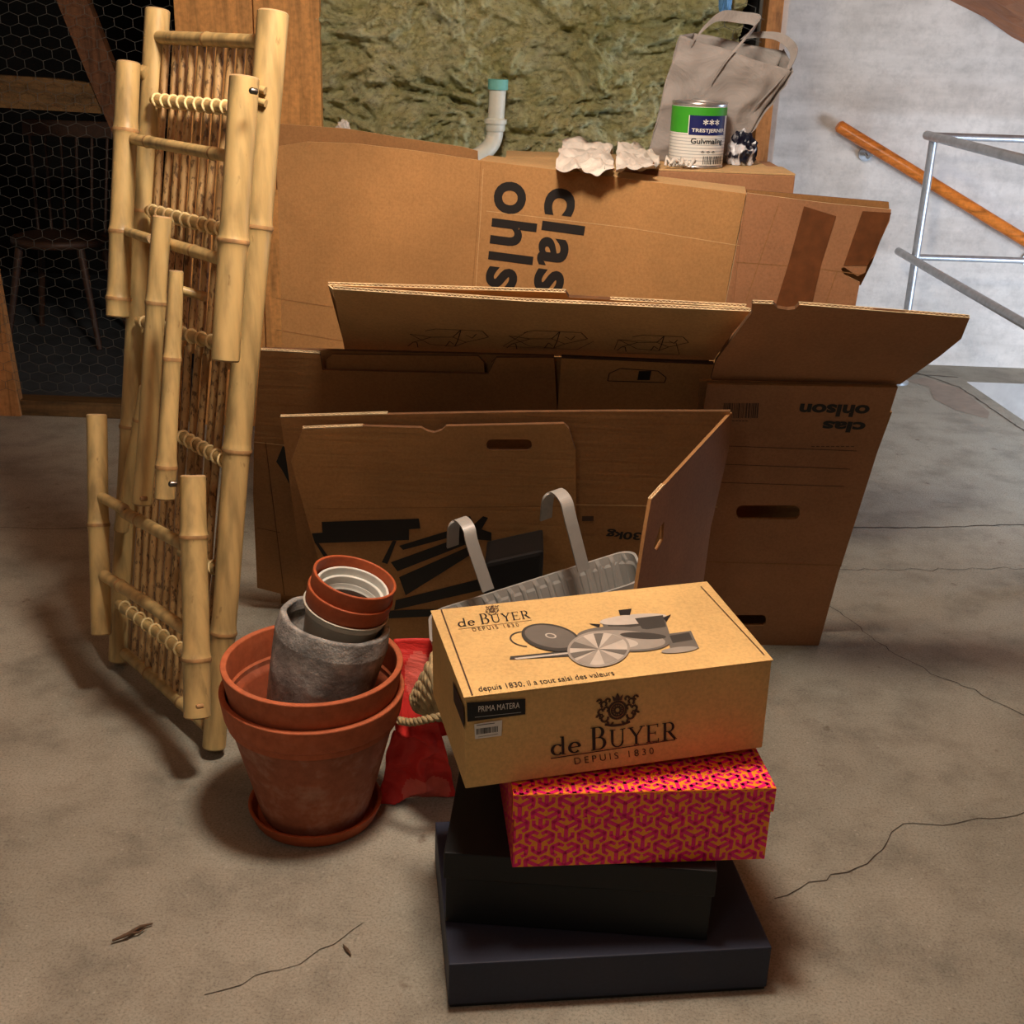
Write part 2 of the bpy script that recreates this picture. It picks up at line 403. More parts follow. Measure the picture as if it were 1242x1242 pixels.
# floor with the stair opening
fl = MB()
o0 = atZ(1172, 463, 0); o1 = atZ(1262, 524, 0)
A, B_ = Vector((o0.x, o0.y, 0)), Vector((o1.x, o1.y, 0))
k = (B_-A); Bf = A + k*((3.4-A.y)/k.y)
fr = [(-4, -2.5), (4.5, -2.5), (4.5, Bf.y), (Bf.x, Bf.y), (A.x, A.y), (4.5, A.y), (4.5, WY+.1), (-4, WY+.1)]
loop = [Vector((x, y, 0)) for x, y in fr]
tris = tessellate_polygon([loop])
T2 = [t if (loop[t[1]]-loop[t[0]]).cross(loop[t[2]]-loop[t[0]]).z > 0 else (t[0], t[2], t[1]) for t in tris]
fl.add(loop, T2, FLOOR)
for i in (2, 3, 4):
    a, b = loop[i], loop[i+1]; quad(fl, a, b, b-Vector((0, 0, .25)), a-Vector((0, 0, .25)), SLAB2)
FP = Plane((0, 0, 0), (1, 0, 0), (0, 1, 0))
def crack(pts, wd, mat=CRACK, jag=.006, off=.0012):
    P = [atZ(x, y, 0) for x, y in pts]; Q = []
    for a, b in zip(P, P[1:]):
        n = max(2, int((b-a).length/.025))
        for i in range(n):
            q = a.lerp(b, i/n); Q.append(q+Vector((noise.noise(q*31)*jag*2, noise.noise(q*29+Vector((5, 5, 5)))*jag*2, 0)))
    Q.append(P[-1])
    for i, (a, b) in enumerate(zip(Q, Q[1:])):
        d = (b-a).normalized(); s = Vector((-d.y, d.x, 0))*wd/2*(.6+.8*abs(noise.noise(a*17)))
        z = Vector((0, 0, off)); quad(fl, a-s+z, b-s+z, b+s+z, a+s+z, mat)
crack([(938, 1088), (970, 1080), (1010, 1062), (1050, 1046), (1072, 1032), (1082, 1006), (1110, 998), (1160, 998), (1242, 986)], .0022, jag=.008)
crack([(1008, 735), (1040, 760), (1080, 790), (1120, 812), (1180, 838), (1242, 868)], .0026, jag=.008)
crack([(1030, 640), (1120, 640), (1260, 636)], .006, jag=.004)
crack([(1110, 452), (1124, 456), (1164, 470), (1262, 536)], .007, jag=.004)
crack([(1072, 451), (1162, 458)], .008)
crack([(1020, 692), (1242, 690)], .002, jag=.01)
crack([(250, 1205), (330, 1180), (400, 1150), (440, 1120)], .0015, jag=.01)
crack([(0, 640), (60, 642), (120, 640)], .003, jag=.004)
st = [atZ(*q, 0) for q in ((1100, 462), (1122, 458), (1166, 472), (1200, 500), (1198, 508), (1160, 498), (1132, 484), (1128, 470))]
fl.add([p+Vector((0, 0, .0008)) for p in st], [tuple(range(len(st)))[::-1]], STAIN)
struct(fl.build('floor', origin=(0, 0, 0)))
# stairwell under the opening: white floor and walls
sw = MB(); box(sw, 1.2, 4.6, 3.0, WY+.1, -1.0, -.75, WHITEP); box(sw, 1.2, A.x-.15, 3.0, WY, -.75, -.02, WHITEP)
struct(sw.build('trim_8'))
# plaster wall + return wall
mb = MB(); box(mb, .76, 4.5, WY, WY+.12, -.8, 3.2, PLASTER); struct(mb.build('wall_right'))
mb = MB(); box(mb, .80, .86, PY+.06, WY-.002, 0, 3.0, PLASTER); struct(mb.build('wall_return'))
# alcove behind the wire
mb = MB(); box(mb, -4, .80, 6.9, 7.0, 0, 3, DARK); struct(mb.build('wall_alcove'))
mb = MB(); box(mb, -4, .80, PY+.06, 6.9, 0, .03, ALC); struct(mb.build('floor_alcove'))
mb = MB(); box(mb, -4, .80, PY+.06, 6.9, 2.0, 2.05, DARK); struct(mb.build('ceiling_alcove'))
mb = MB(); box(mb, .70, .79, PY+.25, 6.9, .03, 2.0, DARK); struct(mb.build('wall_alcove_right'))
# sloping roof at the right, flat roof boards above
Pr = atY(1150, 0, WY); Qr = atY(1242, 52, WY); sl = (Qr.z-Pr.z)/(Qr.x-Pr.x)
rf = MB(); nx, ny = 40, 60; vs = []; fs = []
xr = Pr.x-(2.75-Pr.z)/(-sl)
for j in range(ny+1):
    for i in range(nx+1):
        x = xr+(4.2-xr)*i/nx; y = -1.2+(WY+1.2)*j/ny; z = Pr.z+sl*(x-Pr.x)
        vs.append((x, y, z+.03*noise.noise(Vector((x*6, y*6, 0)))))
for j in range(ny):
    for i in range(nx):
        a = j*(nx+1)+i; fs.append((a, a+nx+1, a+nx+2, a+1))
rf.add(vs, fs, ROOF); struct(rf.build('ceiling_slope'))
rf = MB(); box(rf, -4, xr, -1.2, PY+.2, 2.75, 2.8, ROOF); struct(rf.build('ceiling'))
mb = MB(); box(mb, -4, .8, PY+.0, PY+.06, 1.98, 2.78, DARK); struct(mb.build('wall_light_block'))  # unseen board added to block lamp light above the partition
# partition timbers
def timber(pts, y0, y1, mat, name):
    "board outline in pixels put on the partition plane, given real thickness"
    m = MB(); pl = Plane((0, y0, 0), (1, 0, 0), (0, 0, 1)); panel(m, pl, pts, th=y1-y0, front=mat); return struct(m.build(name))
timber([(-420, 66), (60, 95), (126, 103), (128, 138), (60, 134), (-420, 105)], PY-.02, PY+.03, TIMBERH, 'trim_1')
timber([(14, -130), (54, -130), (168, 160), (178, 230), (140, 170), (122, 130)], PY-.03, PY+.02, TIMBERD, 'trim_2')
pl = Plane((0, PY-.04, 0), (1, 0, 0), (0, 0, 1))
m = MB(); a = pl.hit((-6, 260)); b = pl.hit((28, 523)); box(m, b.x-.13, b.x, PY-.045, PY+.0, 0, 1.98, TIMBER, .002)
m.v = [((v[0]-.12*v[2]*.5, v[1], v[2])) for v in m.v]; struct(m.build('trim_3'))
m = MB(); a = atY(150, 490, PY-.03); box(m, -2.6, -.7, PY-.03, PY+.05, 0, a.z, TIMBERH, .002); struct(m.build('trim_4'))
for i, (xa, xb, nm) in enumerate(((216, 309, 'trim_5'), (310.5, 389, 'trim_6'))):
    m = MB(); a = atY(xa, 80, PY-.05); b = atY(xb, 80, PY-.05); box(m, a.x, b.x, PY-.06, PY-.02, 0, 1.97, BOARD, .002); struct(m.build(nm))
m = MB(); a = atY(925, 60, PY-.05); b = atY(943, 60, PY-.05); box(m, a.x, b.x, PY-.08, PY+.03, 0, 1.98, TIMBER, .002); struct(m.build('trim_7'))
# mineral wool
m = MB(); x0, x1, z0, z1 = -.70, .70, .35, 1.98; nx, nz = 250, 290; vs = []; fs = []
for j in range(nz+1):
    for i in range(nx+1):
        x = x0+(x1-x0)*i/nx; z = z0+(z1-z0)*j/nz
        q = Vector((x*3.0, 0, z*5.0)); wv = Vector((noise.noise(q*1.1), 0, noise.noise(q*1.4+Vector((9, 9, 9)))))
        q2 = q+wv*.35
        big = noise.noise(q2*.5)
        cell = min(1.0, noise.voronoi(Vector((q2.x*1.15, 0, q2.z*1.25)))[0][0]*1.5); c3 = min(1.0, noise.voronoi(Vector((q2.x*3.3+4, 0, q2.z*3.5)))[0][0]*1.5)
        r2 = 1-abs(noise.noise(q2*3.1+Vector((3, 1, 2)))); r3 = noise.fractal(q2*6, .7, 2.1, 6)
        crev = max(0, 1-abs(noise.noise(q2*.55+Vector((2, 0, 5))))*9)
        dsp = -.05*crev+.05*big+.065*(.6-cell)+.028*(.5-c3)+.03*(r2**2-.5)+.042*r3
        if x < .62+.04*noise.noise(Vector((z*5, 0, 0))): pass
        vs.append((x, PY-.035-dsp, z))
for j in range(nz):
    for i in range(nx):
        a = j*(nx+1)+i; fs.append((a, a+1, a+nx+2, a+nx+1))
m.add(vs, fs, WOOL, True); struct(m.build('wall_back'))
# chicken wire
def chicken(name, x0, x1, z0, z1, y, s, label):
    "hexagons with flat twisted sides: rows of zigzags joined by short twists"
    m = MB(); r = .0007; W = s; H = s*.9
    def J(x, z):
        q = Vector((x, y, z)); return q+Vector((noise.noise(q*7)*.007, noise.noise(q*4)*.012, noise.noise(q*8+Vector((4, 4, 4)))*.006))
    def seg(a, b, k=1):
        d = (b-a).normalized(); e = Vector((0, 1, 0)); p = d.cross(e).normalized(); v = []
        for q in (a, b):
            for t in range(3):
                an = 2*math.pi*t/3; v.append(q+(e*math.cos(an)+p*math.sin(an))*r*k)
        m.add(v, [(0, 1, 4, 3), (1, 2, 5, 4), (2, 0, 3, 5)], WIRE)
    row = 0; z = z0
    while z < z1:
        n = int((x1-x0)/W); sh = W/2 if row % 2 else 0
        for i in range(n):
            x = x0+sh+i*W; h = H*.36
            seg(J(x, z), J(x+W/2, z+h*.55)); seg(J(x+W/2, z+h*.55), J(x+W, z))      # zigzag
            seg(J(x+W/2, z+h*.55), J(x+W/2, z+H*.62), 1.5)                           # twist up to next row
        z += H*.62; row += 1
    return tag(m.build(name), label, 'wire netting')
chicken('chicken_wire', -2.2, -1.12, .1, 1.75, PY-.055, .062, 'hexagonal wire netting stretched over the dark timber partition on the left')
chicken('chicken_wire', .60, .77, 1.0, 1.75, PY-.09, .062, 'narrow strip of hexagonal wire netting beside the right post, above the paper bag')
# pipe
m = MB(); P = [atY(604, 103, 4.28), atY(601, 150, 4.28), atY(599, 168, 4.28), atY(592, 180, 4.26), atY(578, 190, 4.24), atY(560, 196, 4.22)]
Pp = []
def smoothpath(pts, n=6):
    out = []
    for i in range(len(pts)-1):
        p0 = pts[max(i-1, 0)]; p1 = pts[i]; p2 = pts[i+1]; p3 = pts[min(i+2, len(pts)-1)]
        for k in range(n):
            t = k/n; out.append(.5*((2*p1)+(-p0+p2)*t+(2*p0-5*p1+4*p2-p3)*t*t+(-p0+3*p1-3*p2+p3)*t**3))
    out.append(pts[-1]); return out
root = thing('drain_pipe', atY(601, 190, 4.28), 'white plastic drain pipe with turquoise end coming out of mineral wool', 'pipe')
tube(m, smoothpath(P), .0275, PVC, 24); m.build('pipe', root)
m = MB(); a = atY(601, 146, 4.28); tube(m, [a+Vector((0, 0, -.035)), a+Vector((0, 0, -.03)), a+Vector((0, 0, .004)), a+Vector((0, 0, .008))], [.029, .032, .032, .029], PVC, 24)
tube(m, [a+Vector((0, 0, -.01)), a+Vector((0, 0, .004))], .037, PVC, 24); m.build('collar', root)
m = MB(); a = atY(604, 104, 4.28); tube(m, [a+Vector((0, 0, -.012)), a+Vector((0, 0, .02))], .033, TURQ, 24); m.build('end_cap', root)['label'] = 'turquoise end cap'

# handrail on the plaster wall
root = thing('handrail', atY(1100, 250, WY-.07), 'orange varnished wooden handrail sloping down on grey plaster wall', 'handrail')
m = MB(); a = atY(1016, 152, WY-.07); b = atY(1480, 437, WY-.07); d = (b-a).normalized()
tube(m, [a, a+d*.008, b], [.018, .026, .026], ORANGE, 20); m.build('rail', root)
for q in ((1050, 187), (1248, 315), (1440, 434)):
    m = MB(); c = atY(*q, WY-.015); t = (c-a).dot(d)/1; p = a+d*((Vector(c)-a).dot(d))
    tube(m, [c+Vector((0, .013, 0)), c], .03, GALV, 20); tube(m, [c, c+Vector((0, -.04, -.01)), p+Vector((0, 0, -.026))], .007, GALV, 8); m.build('bracket', root)
# guard rail
gx = atY(1120, 270, 5.3); top = atY(1133, 165, 5.3); X = top.x
mid = atY(1115, 312, 5.3)
root = thing('guard_rail', (X, 5.3, 0), 'grey galvanised tube guard rail around the stair opening', 'railing')
m = MB(); tube(m, [(X, 5.3, 0), (X, 5.3, top.z)], .0175, GALV, 16); tube(m, [(X, 5.3, 0), (X, 5.3, .01)], .05, GALV, 16); m.build('post', root)
e1 = atY(1250, 187, 4.25); 
m = MB(); tube(m, [(X-.02, 5.33, top.z), (X+.03, 3.2, top.z)], .0185, GALV, 16); m.build('top_rail', root)
m = MB(); tube(m, [(X-.035, 5.32+.12, mid.z), (X-.0, 3.2, mid.z)], .0165, GALV, 16); m.build('middle_rail', root)
m = MB(); tube(m, [(X, 5.3, top.z), (4.2, 5.38, top.z)], .015, GALV, 16); m.build('top_rail', root)
m = MB(); tube(m, [(X, 5.3, mid.z), (4.2, 5.38, mid.z)], .0135, GALV, 16); m.build('middle_rail', root)
m = MB(); tube(m, [(X+.03, 3.2, 0), (X+.03, 3.2, top.z)], .0175, GALV, 16); m.build('post', root)

# ================================================================ CARTONS
def carton_root(px, Y, label, name='cardboard_carton'):
    p = atY(px[0], px[1], Y); return thing(name, (p.x, Y, 0), label, 'cardboard box')
def V3(x, y, z): return Vector((x, y, z))
# --- large carton at the back
BC = wallplane((620, 300), 2.95, -7, 0)
root = carton_root((620, 300), 2.95, 'tall brown carton at the back with large sideways black lettering, under the paper bag')
m = MB()
panel(m, BC, [(335, 178), (372, 172), (430, 174), (505, 183), (578, 194), (905, 235), (884, 340), (880, 365), BC.floor((872, 380)), BC.floor((335, 240))], th=.006, front=KRAFT, edge=KRAFT3)
text(m, BC, 'clas', (663, 226), (646, 352), (716, 233), INK, .028, spacing=1.12)
text(m, BC, 'ohls', (601, 218), (588, 347), (657, 225), INK, .028, spacing=1.12)
text(m, BC, 'on', (587, 351), (581, 420), (629, 357), INK, .028)
ink_line(m, BC, [(583, 197), (580, 260), (573, 350)], .0022, KRAFT2); ink_line(m, BC, [(586, 205), (583, 260), (577, 350)], .0015, KRAFT3)
ink_line(m, BC, [(590, 256), (760, 276), (897, 298)], .0018, KRAFT3)
ink_line(m, BC, [(335, 362), (440, 378)], .0016, KRAFT2); ink_line(m, BC, [(335, 400), (430, 416)], .0016, KRAFT2)
m.build('front_panel', root)
m = MB()   # raised inner flap at the left, in the darker brown board
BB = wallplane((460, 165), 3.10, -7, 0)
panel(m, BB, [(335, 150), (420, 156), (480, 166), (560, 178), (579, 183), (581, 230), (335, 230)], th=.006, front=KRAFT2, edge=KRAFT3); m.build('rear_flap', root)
m = MB(); a = BC.hit((580, 195)); b = BC.hit((905, 235)); dv = V3(.02, .14, .0)
P = [a-BC.n*.004, b-BC.n*.004, b+dv, a+dv]; mbx = m
m.add(P+[p-V3(0, 0, .005) for p in P], [(0, 1, 2, 3), (7, 6, 5, 4), (3, 2, 6, 7), (0, 4, 5, 1), (1, 5, 6, 2), (0, 3, 7, 4)], KRAFT3); m.build('top_panel', root)
m = MB(); BR = Plane(b+dv, b-(b+dv), (0, 0, 1))
P = [b, b+dv, V3(b.x+.02, b.y+.14, .002), V3(BC.floor((880, 365)).x, b.y, .002)]
m.add(P, [(0, 1, 2, 3)], KRAFT2); m.add([p-V3(.005, 0, 0) for p in P], [(3, 2, 1, 0)], KRAFT2); m.build('side_panel', root)
EF = Plane(b+BC.n*-.002, (1, .06, 0), (.0, 0, 1))
m = MB(); panel(m, EF, [(906, 234), (1000, 246), (1081, 254), (1079, 268), (1066, 296), (1062, 308), (1053, 320), (1049, 331), (1040, 335), (1024, 324), (1020, 326), (1024, 333), (1043, 342), (1036, 380), (1020, 420), (870, 420)], th=.006, front=KRAFTM, edge=FLUTE)
ink_line(m, EF, [(893, 318), (980, 324), (1044, 333)], .0016, KRAFT2); ink_line(m, EF, [(945, 246), (905, 365)], .0016, KRAFT2); ink_line(m, EF, [(1015, 330), (1000, 372)], .0016, KRAFT2)
flap = m.build('end_flap', root)
for q in ([(975, 250), (1014, 262), (996, 320), (984, 372), (940, 372), (956, 320)], [(1046, 256), (1081, 258), (1064, 300), (1052, 322), (1023, 322), (1034, 290)]):
    m = MB(); panel(m, EF, q, th=.0006, front=TAPE, off=.0012); m.build('tape_strip', flap)['label'] = 'brown tape strip'
m = MB(); EF2 = Plane(EF.o-EF.n*.02, EF.u, EF.v); panel(m, EF2, [(906, 230), (1078, 245), (1079, 262), (1058, 318), (1044, 346), (900, 346)], th=.0065, front=KRAFT2, edge=EDGE); m.build('inner_flap', root)
# --- second carton behind it, carrying the can
c2 = atY(965, 211, 3.12); TZ = c2.z
root = thing('cardboard_carton', (.3, 3.25, 0), 'closed carton behind the lettered carton, its top carrying the paint can', 'cardboard box')
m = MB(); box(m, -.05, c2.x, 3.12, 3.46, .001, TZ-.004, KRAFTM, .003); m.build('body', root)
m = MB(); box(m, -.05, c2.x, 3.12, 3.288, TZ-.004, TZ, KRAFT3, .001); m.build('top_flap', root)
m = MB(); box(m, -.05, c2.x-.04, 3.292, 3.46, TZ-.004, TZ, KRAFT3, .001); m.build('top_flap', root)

# --- carton with assembly drawings (bundle folded flat, leaning forwards)
F1 = wallplane((500, 430), 2.5, -2, -.42)
root = carton_root((590, 430), 2.6, 'flattened brown carton with thin assembly drawings on its overhanging flap')
D1 = wallplane((640, 430), 2.56, -5, -1.35)
m = MB(); top = [(404, 351), (470, 356), (560, 362), (640, 366), (760, 371), (910, 378)]
panel(m, D1, top+[(880, 415), (866, 437), (640, 431), (418, 424)], th=.0065, front=KRAFT3, edge=EDGE)
flute(m, D1, (404, 351), (640, 366), .0065, FLUTE); flute(m, D1, (640, 366), (910, 378), .0065, FLUTE)
def drawing(x, y, s, fl=1):
    L = [[(-50, 2), (-8, 8), (34, 8), (50, -6), (92, -4), (104, 8), (60, 18), (34, 8)], [(-50, 2), (-10, 22), (38, 26), (60, 18)], [(-44, 18), (-8, 8)], [(-34, 28), (-36, 18), (-44, 18), (-54, 26)], [(50, -6), (0, -8), (-20, -4)], [(38, 26), (44, 14), (50, -6)], [(20, 26), (28, 16), (36, 22)], [(60, 4), (72, 10), (80, 2)]]
    for l in L: ink_line(m, D1, [(x+a*s*fl, y+b*s) for a, b in l], .0019, INKL)
drawing(528, 404, .62); drawing(648, 406, .62); drawing(778, 411, .55); 
ink_line(m, D1, [(640, 402), (610, 420), (700, 424), (720, 414)], .0013, INKL); ink_line(m, D1, [(745, 424), (750, 412), (820, 416), (824, 430), (748, 428)], .0013, INKL)
m.build('printed_flap', root)
D2 = Plane(D1.o-D1.n*.026, D1.u, D1.v)
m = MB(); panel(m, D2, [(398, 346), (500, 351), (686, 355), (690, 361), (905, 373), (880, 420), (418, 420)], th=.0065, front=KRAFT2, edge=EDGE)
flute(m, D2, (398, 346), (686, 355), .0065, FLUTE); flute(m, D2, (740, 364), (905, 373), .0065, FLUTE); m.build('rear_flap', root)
for q, r in (((398, 346), (404, 351)), ((905, 373), (910, 378))):
    m = MB(); a = D2.hit(q); b = D1.hit(r); s = D1.v*-.10; n1 = D1.u*.004
    m.add([a, b, b+s, a+s, a+n1, b+n1, b+s+n1, a+s+n1], [(0, 1, 2, 3), (7, 6, 5, 4), (0, 4, 5, 1)], FLUTE)
    m.build('fold', root)
m = MB()   # panels below the flap
panel(m, F1, [(316, 425), (388, 429), (391, 449), (592, 454), (602, 434), (672, 434), (676, 500), (676, 560), (676, 700), (352, 723), (312, 713), (307, 600), (308, 535)], th=.0065, front=KRAFT2, edge=EDGE)
flute(m, F1, (316, 425), (388, 429), .0065, FLUTE)
ink_line(m, F1, [(308, 536), (345, 540)], .003, KRAFT3); ink_line(m, F1, [(322, 536), (345, 722)], .002, EDGE); ink_line(m, F1, [(312, 640), (340, 646)], .002, EDGE)
m.build('front_panel', root)
F0 = Plane(F1.o-F1.n*.03, F1.u, F1.v)
m = MB(); panel(m, F0, [(318, 423), (672, 432), (672, 560), F0.floor((672, 600)), F0.floor((318, 600))], th=.0065, front=KRAFT2, edge=EDGE); m.build('rear_panel', root)
m = MB()
hole = [(737, 462), (739, 453), (752, 447), (798, 450), (808, 458), (806, 464), (770, 463)]
panel(m, F1, [(681, 433), (866, 441), (851, 500), (846, 560), (676, 560), (676, 500)], th=.0065, front=KRAFT, edge=EDGE, off=.004)
F1o = Plane(F1.o+F1.n*.004, F1.u, F1.v)
ink_poly(m, F1o, [(775, 450), (790, 450), (788, 461), (773, 461)], INK)  # black patch painted for the darkness of the hole, which is not cut
ink_line(m, F1o, hole+[hole[0]], .002, INKL); flute(m, F1o, (681, 433), (866, 441), .0065, INKD)
m.build('side_panel', root)
m = MB(); F2 = Plane(F1.o-F1.n*.012, F1.u, F1.v)
panel(m, F2, [(396, 436), (403, 430), (580, 432), (587, 440), (588, 460), (595, 460), (596, 440), (604, 433), (860, 438), (848, 560), (396, 560)], th=.004, front=KRAFT2, edge=EDGE)
m.build('inner_panel', root)

# --- carton at the right, upside down lettering
HP = wallplane((993, 783), 0, 2, -.40, z=.002)
root = thing('cardboard_carton', HP.hit((930, 783)), 'upside-down lettered moving carton at the right with cut hand hole', 'cardboard box')
def slot(x0, y0, x1, y1, r, sk=0):
    "rounded hand hole outline"
    out = []; n = 6
    for (cx, cy, a0) in ((x1-r, y0+r, -90), (x1-r, y1-r, 0), (x0+r, y1-r, 90), (x0+r, y0+r, 180)):
        for i in range(n+1):
            a = math.radians(a0+90*i/n); out.append((cx+r*math.cos(a)+sk*(cy+r*math.sin(a)-y0), cy+r*math.sin(a)))
    return out
m = MB()
panel(m, HP, [(858, 466), (1089, 470), (1021, 684), (1018, 692), (993, 783), (840, 783), (838, 600)], [slot(893, 613, 970, 630, 7.5), slot(872, 746, 929, 759, 5)], th=.0065, front=KRAFTM, edge=KRAFT2)
text(m, HP, 'ohlson', (1056, 491), (971, 489), (1052, 506), INK, .04)   # upside down: starts at the right
HPo = HP
text(m, HP, 'clas', (1051, 512), (999, 510), (1047, 525), INK, .04)
for a, b in (((883, 541), (1039, 547)), ((878, 563), (1031, 569)), ((869, 585), (1024, 590))): ink_line(m, HP, [a, b], .0016, INKD)
for xx in range(984, 1036, 6): ink_line(m, HP, [(xx, 541.5), (xx+4, 541.7)], .002, INKD)
x = 878
while x < 920:
    wv = random.choice((.6, 1, 1.8)); ink_poly(m, HP, [(x, 489), (x+wv, 489), (x+wv-1.5, 507), (x-1.5, 507)], INKD); x += wv+random.choice((.7, 1.2))
for xx in range(888, 908, 4): ink_line(m, HP, [(xx, 510.5), (xx+3, 510.6)], .002, INKD)
ink_line(m, HP, [(838, 681), (1021, 686)], .0025, KRAFT2)
m.build('front_panel', root)
H2 = Plane(HP.o-HP.n*.018, HP.u, HP.v)
m = MB(); panel(m, H2, [(848, 462), (1088, 466), (1018, 690), (992, 780), (836, 780)], [slot(888, 608, 972, 630, 7.5), slot(868, 740, 932, 761, 5)], th=.0065, front=KRAFT2, edge=KRAFT2); m.build('rear_panel', root)
H3 = Plane(HP.o-HP.n*.07, HP.u, HP.v); m = MB(); panel(m, H3, [(888, 600), (888, 500), (1082, 500), (1012, 690), (986, 770), (862, 770), (864, 700)], th=.0065, front=KRAFT2); m.build('inner_panel', root)
hinge = H2.hit((1089, 466)); EP = wallplane((1089, 466), H2.hit((1089, 466)).y, 2, -1.05)
m = MB()
nt = [(912, 368), (938, 369), (943, 374), (955, 376), (964, 375), (969, 370), (1080, 378), (1176, 386), (1166, 411), (1140, 432), (1092, 466), (862, 460), (868, 438), (912, 379)]
panel(m, EP, nt, th=.0065, front=KRAFTM, edge=EDGE)
flute(m, EP, (913, 368), (938, 369), .0065, FLUTE); flute(m, EP, (969, 370), (1176, 386), .0065, FLUTE)
m.build('top_flap', root)

# --- open carton in front, with prints
GP = wallplane((620, 503), 2.35, 0, -.33)
root = carton_root((620, 503), 2.55, 'open brown carton in front holding the planter, with black printed pictures inside')
m = MB()
a885 = GP.floor((885, 500)); 
panel(m, GP, [(340, 506), (460, 503), (620, 500), (740, 499), (886, 499), a885, GP.floor((352, 520))], [slot(588, 530, 645, 548, 6)], th=.0065, front=KRAFT2, edge=EDGE)
flute(m, GP, (340, 506), (470, 502), .0065, FLUTE)
ink_line(m, GP, [(697, 612), (870, 615)], .003, KRAFT3); text(m, GP, '30kg', (779, 643), (737, 641), (776, 655), INK, .03)
text(m, GP, 'ca', (799, 641), (788, 640), (798, 647), INK, .03)
ink_line(m, GP, [(697, 540), (694, 612)], .002, EDGE)
ink_poly(m, GP, [(706, 626), (720, 626), (720, 632), (706, 632)], INKD)
m.build('rear_panel', root)
G2 = Plane(GP.o+GP.n*.022, GP.u, GP.v)
m = MB()
panel(m, G2, [(367, 520), (440, 517), (511, 519), (518, 523), (527, 525), (536, 522), (541, 517), (684, 514), (690, 520), (698, 546), (699, 640), (700, 800), (420, 800), (353, 560)], [slot(590, 533, 645, 546, 6)], th=.0065, front=KRAFT, edge=EDGE)
flute(m, G2, (367, 520), (440, 517), .0065, FLUTE)
ink_line(m, G2, [(380, 617), (697, 614)], .002, KRAFT2)
# printed pictures
for q in ([(390, 633), (508, 629), (510, 641), (496, 642), (496, 655), (382, 659), (378, 647), (391, 646)], [(382, 658), (386, 658), (402, 680), (397, 682)], [(476, 656), (481, 656), (470, 684), (463, 682)],
          [(484, 662), (556, 640), (560, 648), (489, 667)], [(474, 682), (560, 651), (566, 660), (482, 693)], [(484, 700), (566, 664), (572, 672), (534, 696), (492, 722)], [(562, 628), (570, 626), (575, 636), (586, 626), (592, 628), (584, 642), (596, 646), (596, 656), (575, 654), (566, 662), (548, 650)],
          [(478, 740), (480, 728), (590, 700), (600, 712)], [(430, 742), (600, 736), (602, 744), (430, 752)]):
    ink_poly(m, G2, q, INK, .0009)
m.build('inner_panel', root)
# right flap standing out towards the camera
fa = GP.hit((885, 500)); fb = atY(790, 606, 2.03)
d = fb-fa; FPn = Plane(fa, (-d).normalized(), GP.v+Vector((0, .12, 0)))
FPn = Plane(fb, fa-fb, (.0, -.05, 1))
m = MB()
panel(m, FPn, [(790, 606), (888, 500), (884, 545), (862, 640), (846, 760), (768, 775), (768, 740), (773, 712), (784, 640)], [[(800, 640), (806, 632), (804, 655), (797, 668), (793, 664)]], th=.0065, front=KRAFTM, edge=KRAFT2)
flute(m, FPn, (790, 606), (806, 588), .0065, FLUTE)
m.build('side_flap', root)

m = MB(); BKp = Plane(F1.o+F1.n*.03, F1.u, F1.v)  # black sheet added where only shade fills the gap between cartons
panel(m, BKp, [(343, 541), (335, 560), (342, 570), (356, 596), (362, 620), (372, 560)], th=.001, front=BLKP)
tag(m.build('dark_gap_sheet'), 'small pointed dark sheet added for the shade in the gap between the brown cartons at the left', 'shade sheet')

# ================================================================ BAMBOO SHELF
Rb = Vector((-.589, 2.149, 0)); Lb = Vector((-.885, 2.494, 0)); Rt = atY(330, 14, 2.42)
BP = plane3(Rb, Rb+(Rb-Lb), Rt)   # u points right, n towards camera
root = thing('bamboo_shelf', (Rb+Lb)/2, 'folded bamboo ladder shelf with three slatted boards leaning on the cartons', 'shelf')
def bpole(name, a, b, r0, r1, nodes=(), offs=.0, open_end=None, mat=BAM, extra=None, lab=None):
    "a pole from its top to its bottom, with raised nodes"
    m = MB(); P = [a.lerp(b, i/40) for i in range(41)]; ts = sorted(set([i/40 for i in range(41)]+[max(0, min(1, n+e)) for n in nodes for e in (-.012, -.006, 0, .006, .012)]))
    L = (b-a).length; pts = []; rr = []
    for t in ts:
        r = r0+(r1-r0)*t
        for n in nodes:
            dd = abs(t-n)*L
            if dd < .03: r *= 1+.10*math.exp(-(dd/.006)**2)+.035*math.exp(-(dd/.02)**2)
        q = a.lerp(b, t); q = q+Vector((noise.noise(q*3+Vector((7, 1, r0*900)))*.006, 0, 0))
        pts.append(q); rr.append(r)
    tube(m, pts, rr, mat, 22, cap=False)
    d = (b-a).normalized()
    for end, c, s in ((pts[0], rr[0], -1), (pts[-1], rr[-1], 1)):
        tube(m, [end, end+d*s*.003], [c, c*.9], BEND, 22, cap=True)
        tube(m, [end+d*s*.003, end+d*s*.0034], [c*.28, c*.28], HOLE, 12, cap=True)
    for n in nodes:   # darker node ring
        c = a.lerp(b, n); k = min(range(len(ts)), key=lambda i: abs(ts[i]-n)); tube(m, [pts[k]-d*.0035, pts[k], pts[k]+d*.0035], [rr[k]*.985, rr[k]*1.012, rr[k]*.985], NODE, 22, cap=False)
    return m.build(name, root)
Lt = BP.hit((191, 13)); Lbb = BP.hit((144, 800))
rp = (BP.hit((330, 16)), BP.hit((259, 905))); lp = (Lt, Lbb)
bpole('long_pole', rp[0], rp[1], .029, .0235, (.27, .57, .83)); bpole('long_pole', lp[0], lp[1], .026, .023, (.29, .62))
def line(a, b, n): return [a.lerp(b, i/(n-1)) for i in range(n)]
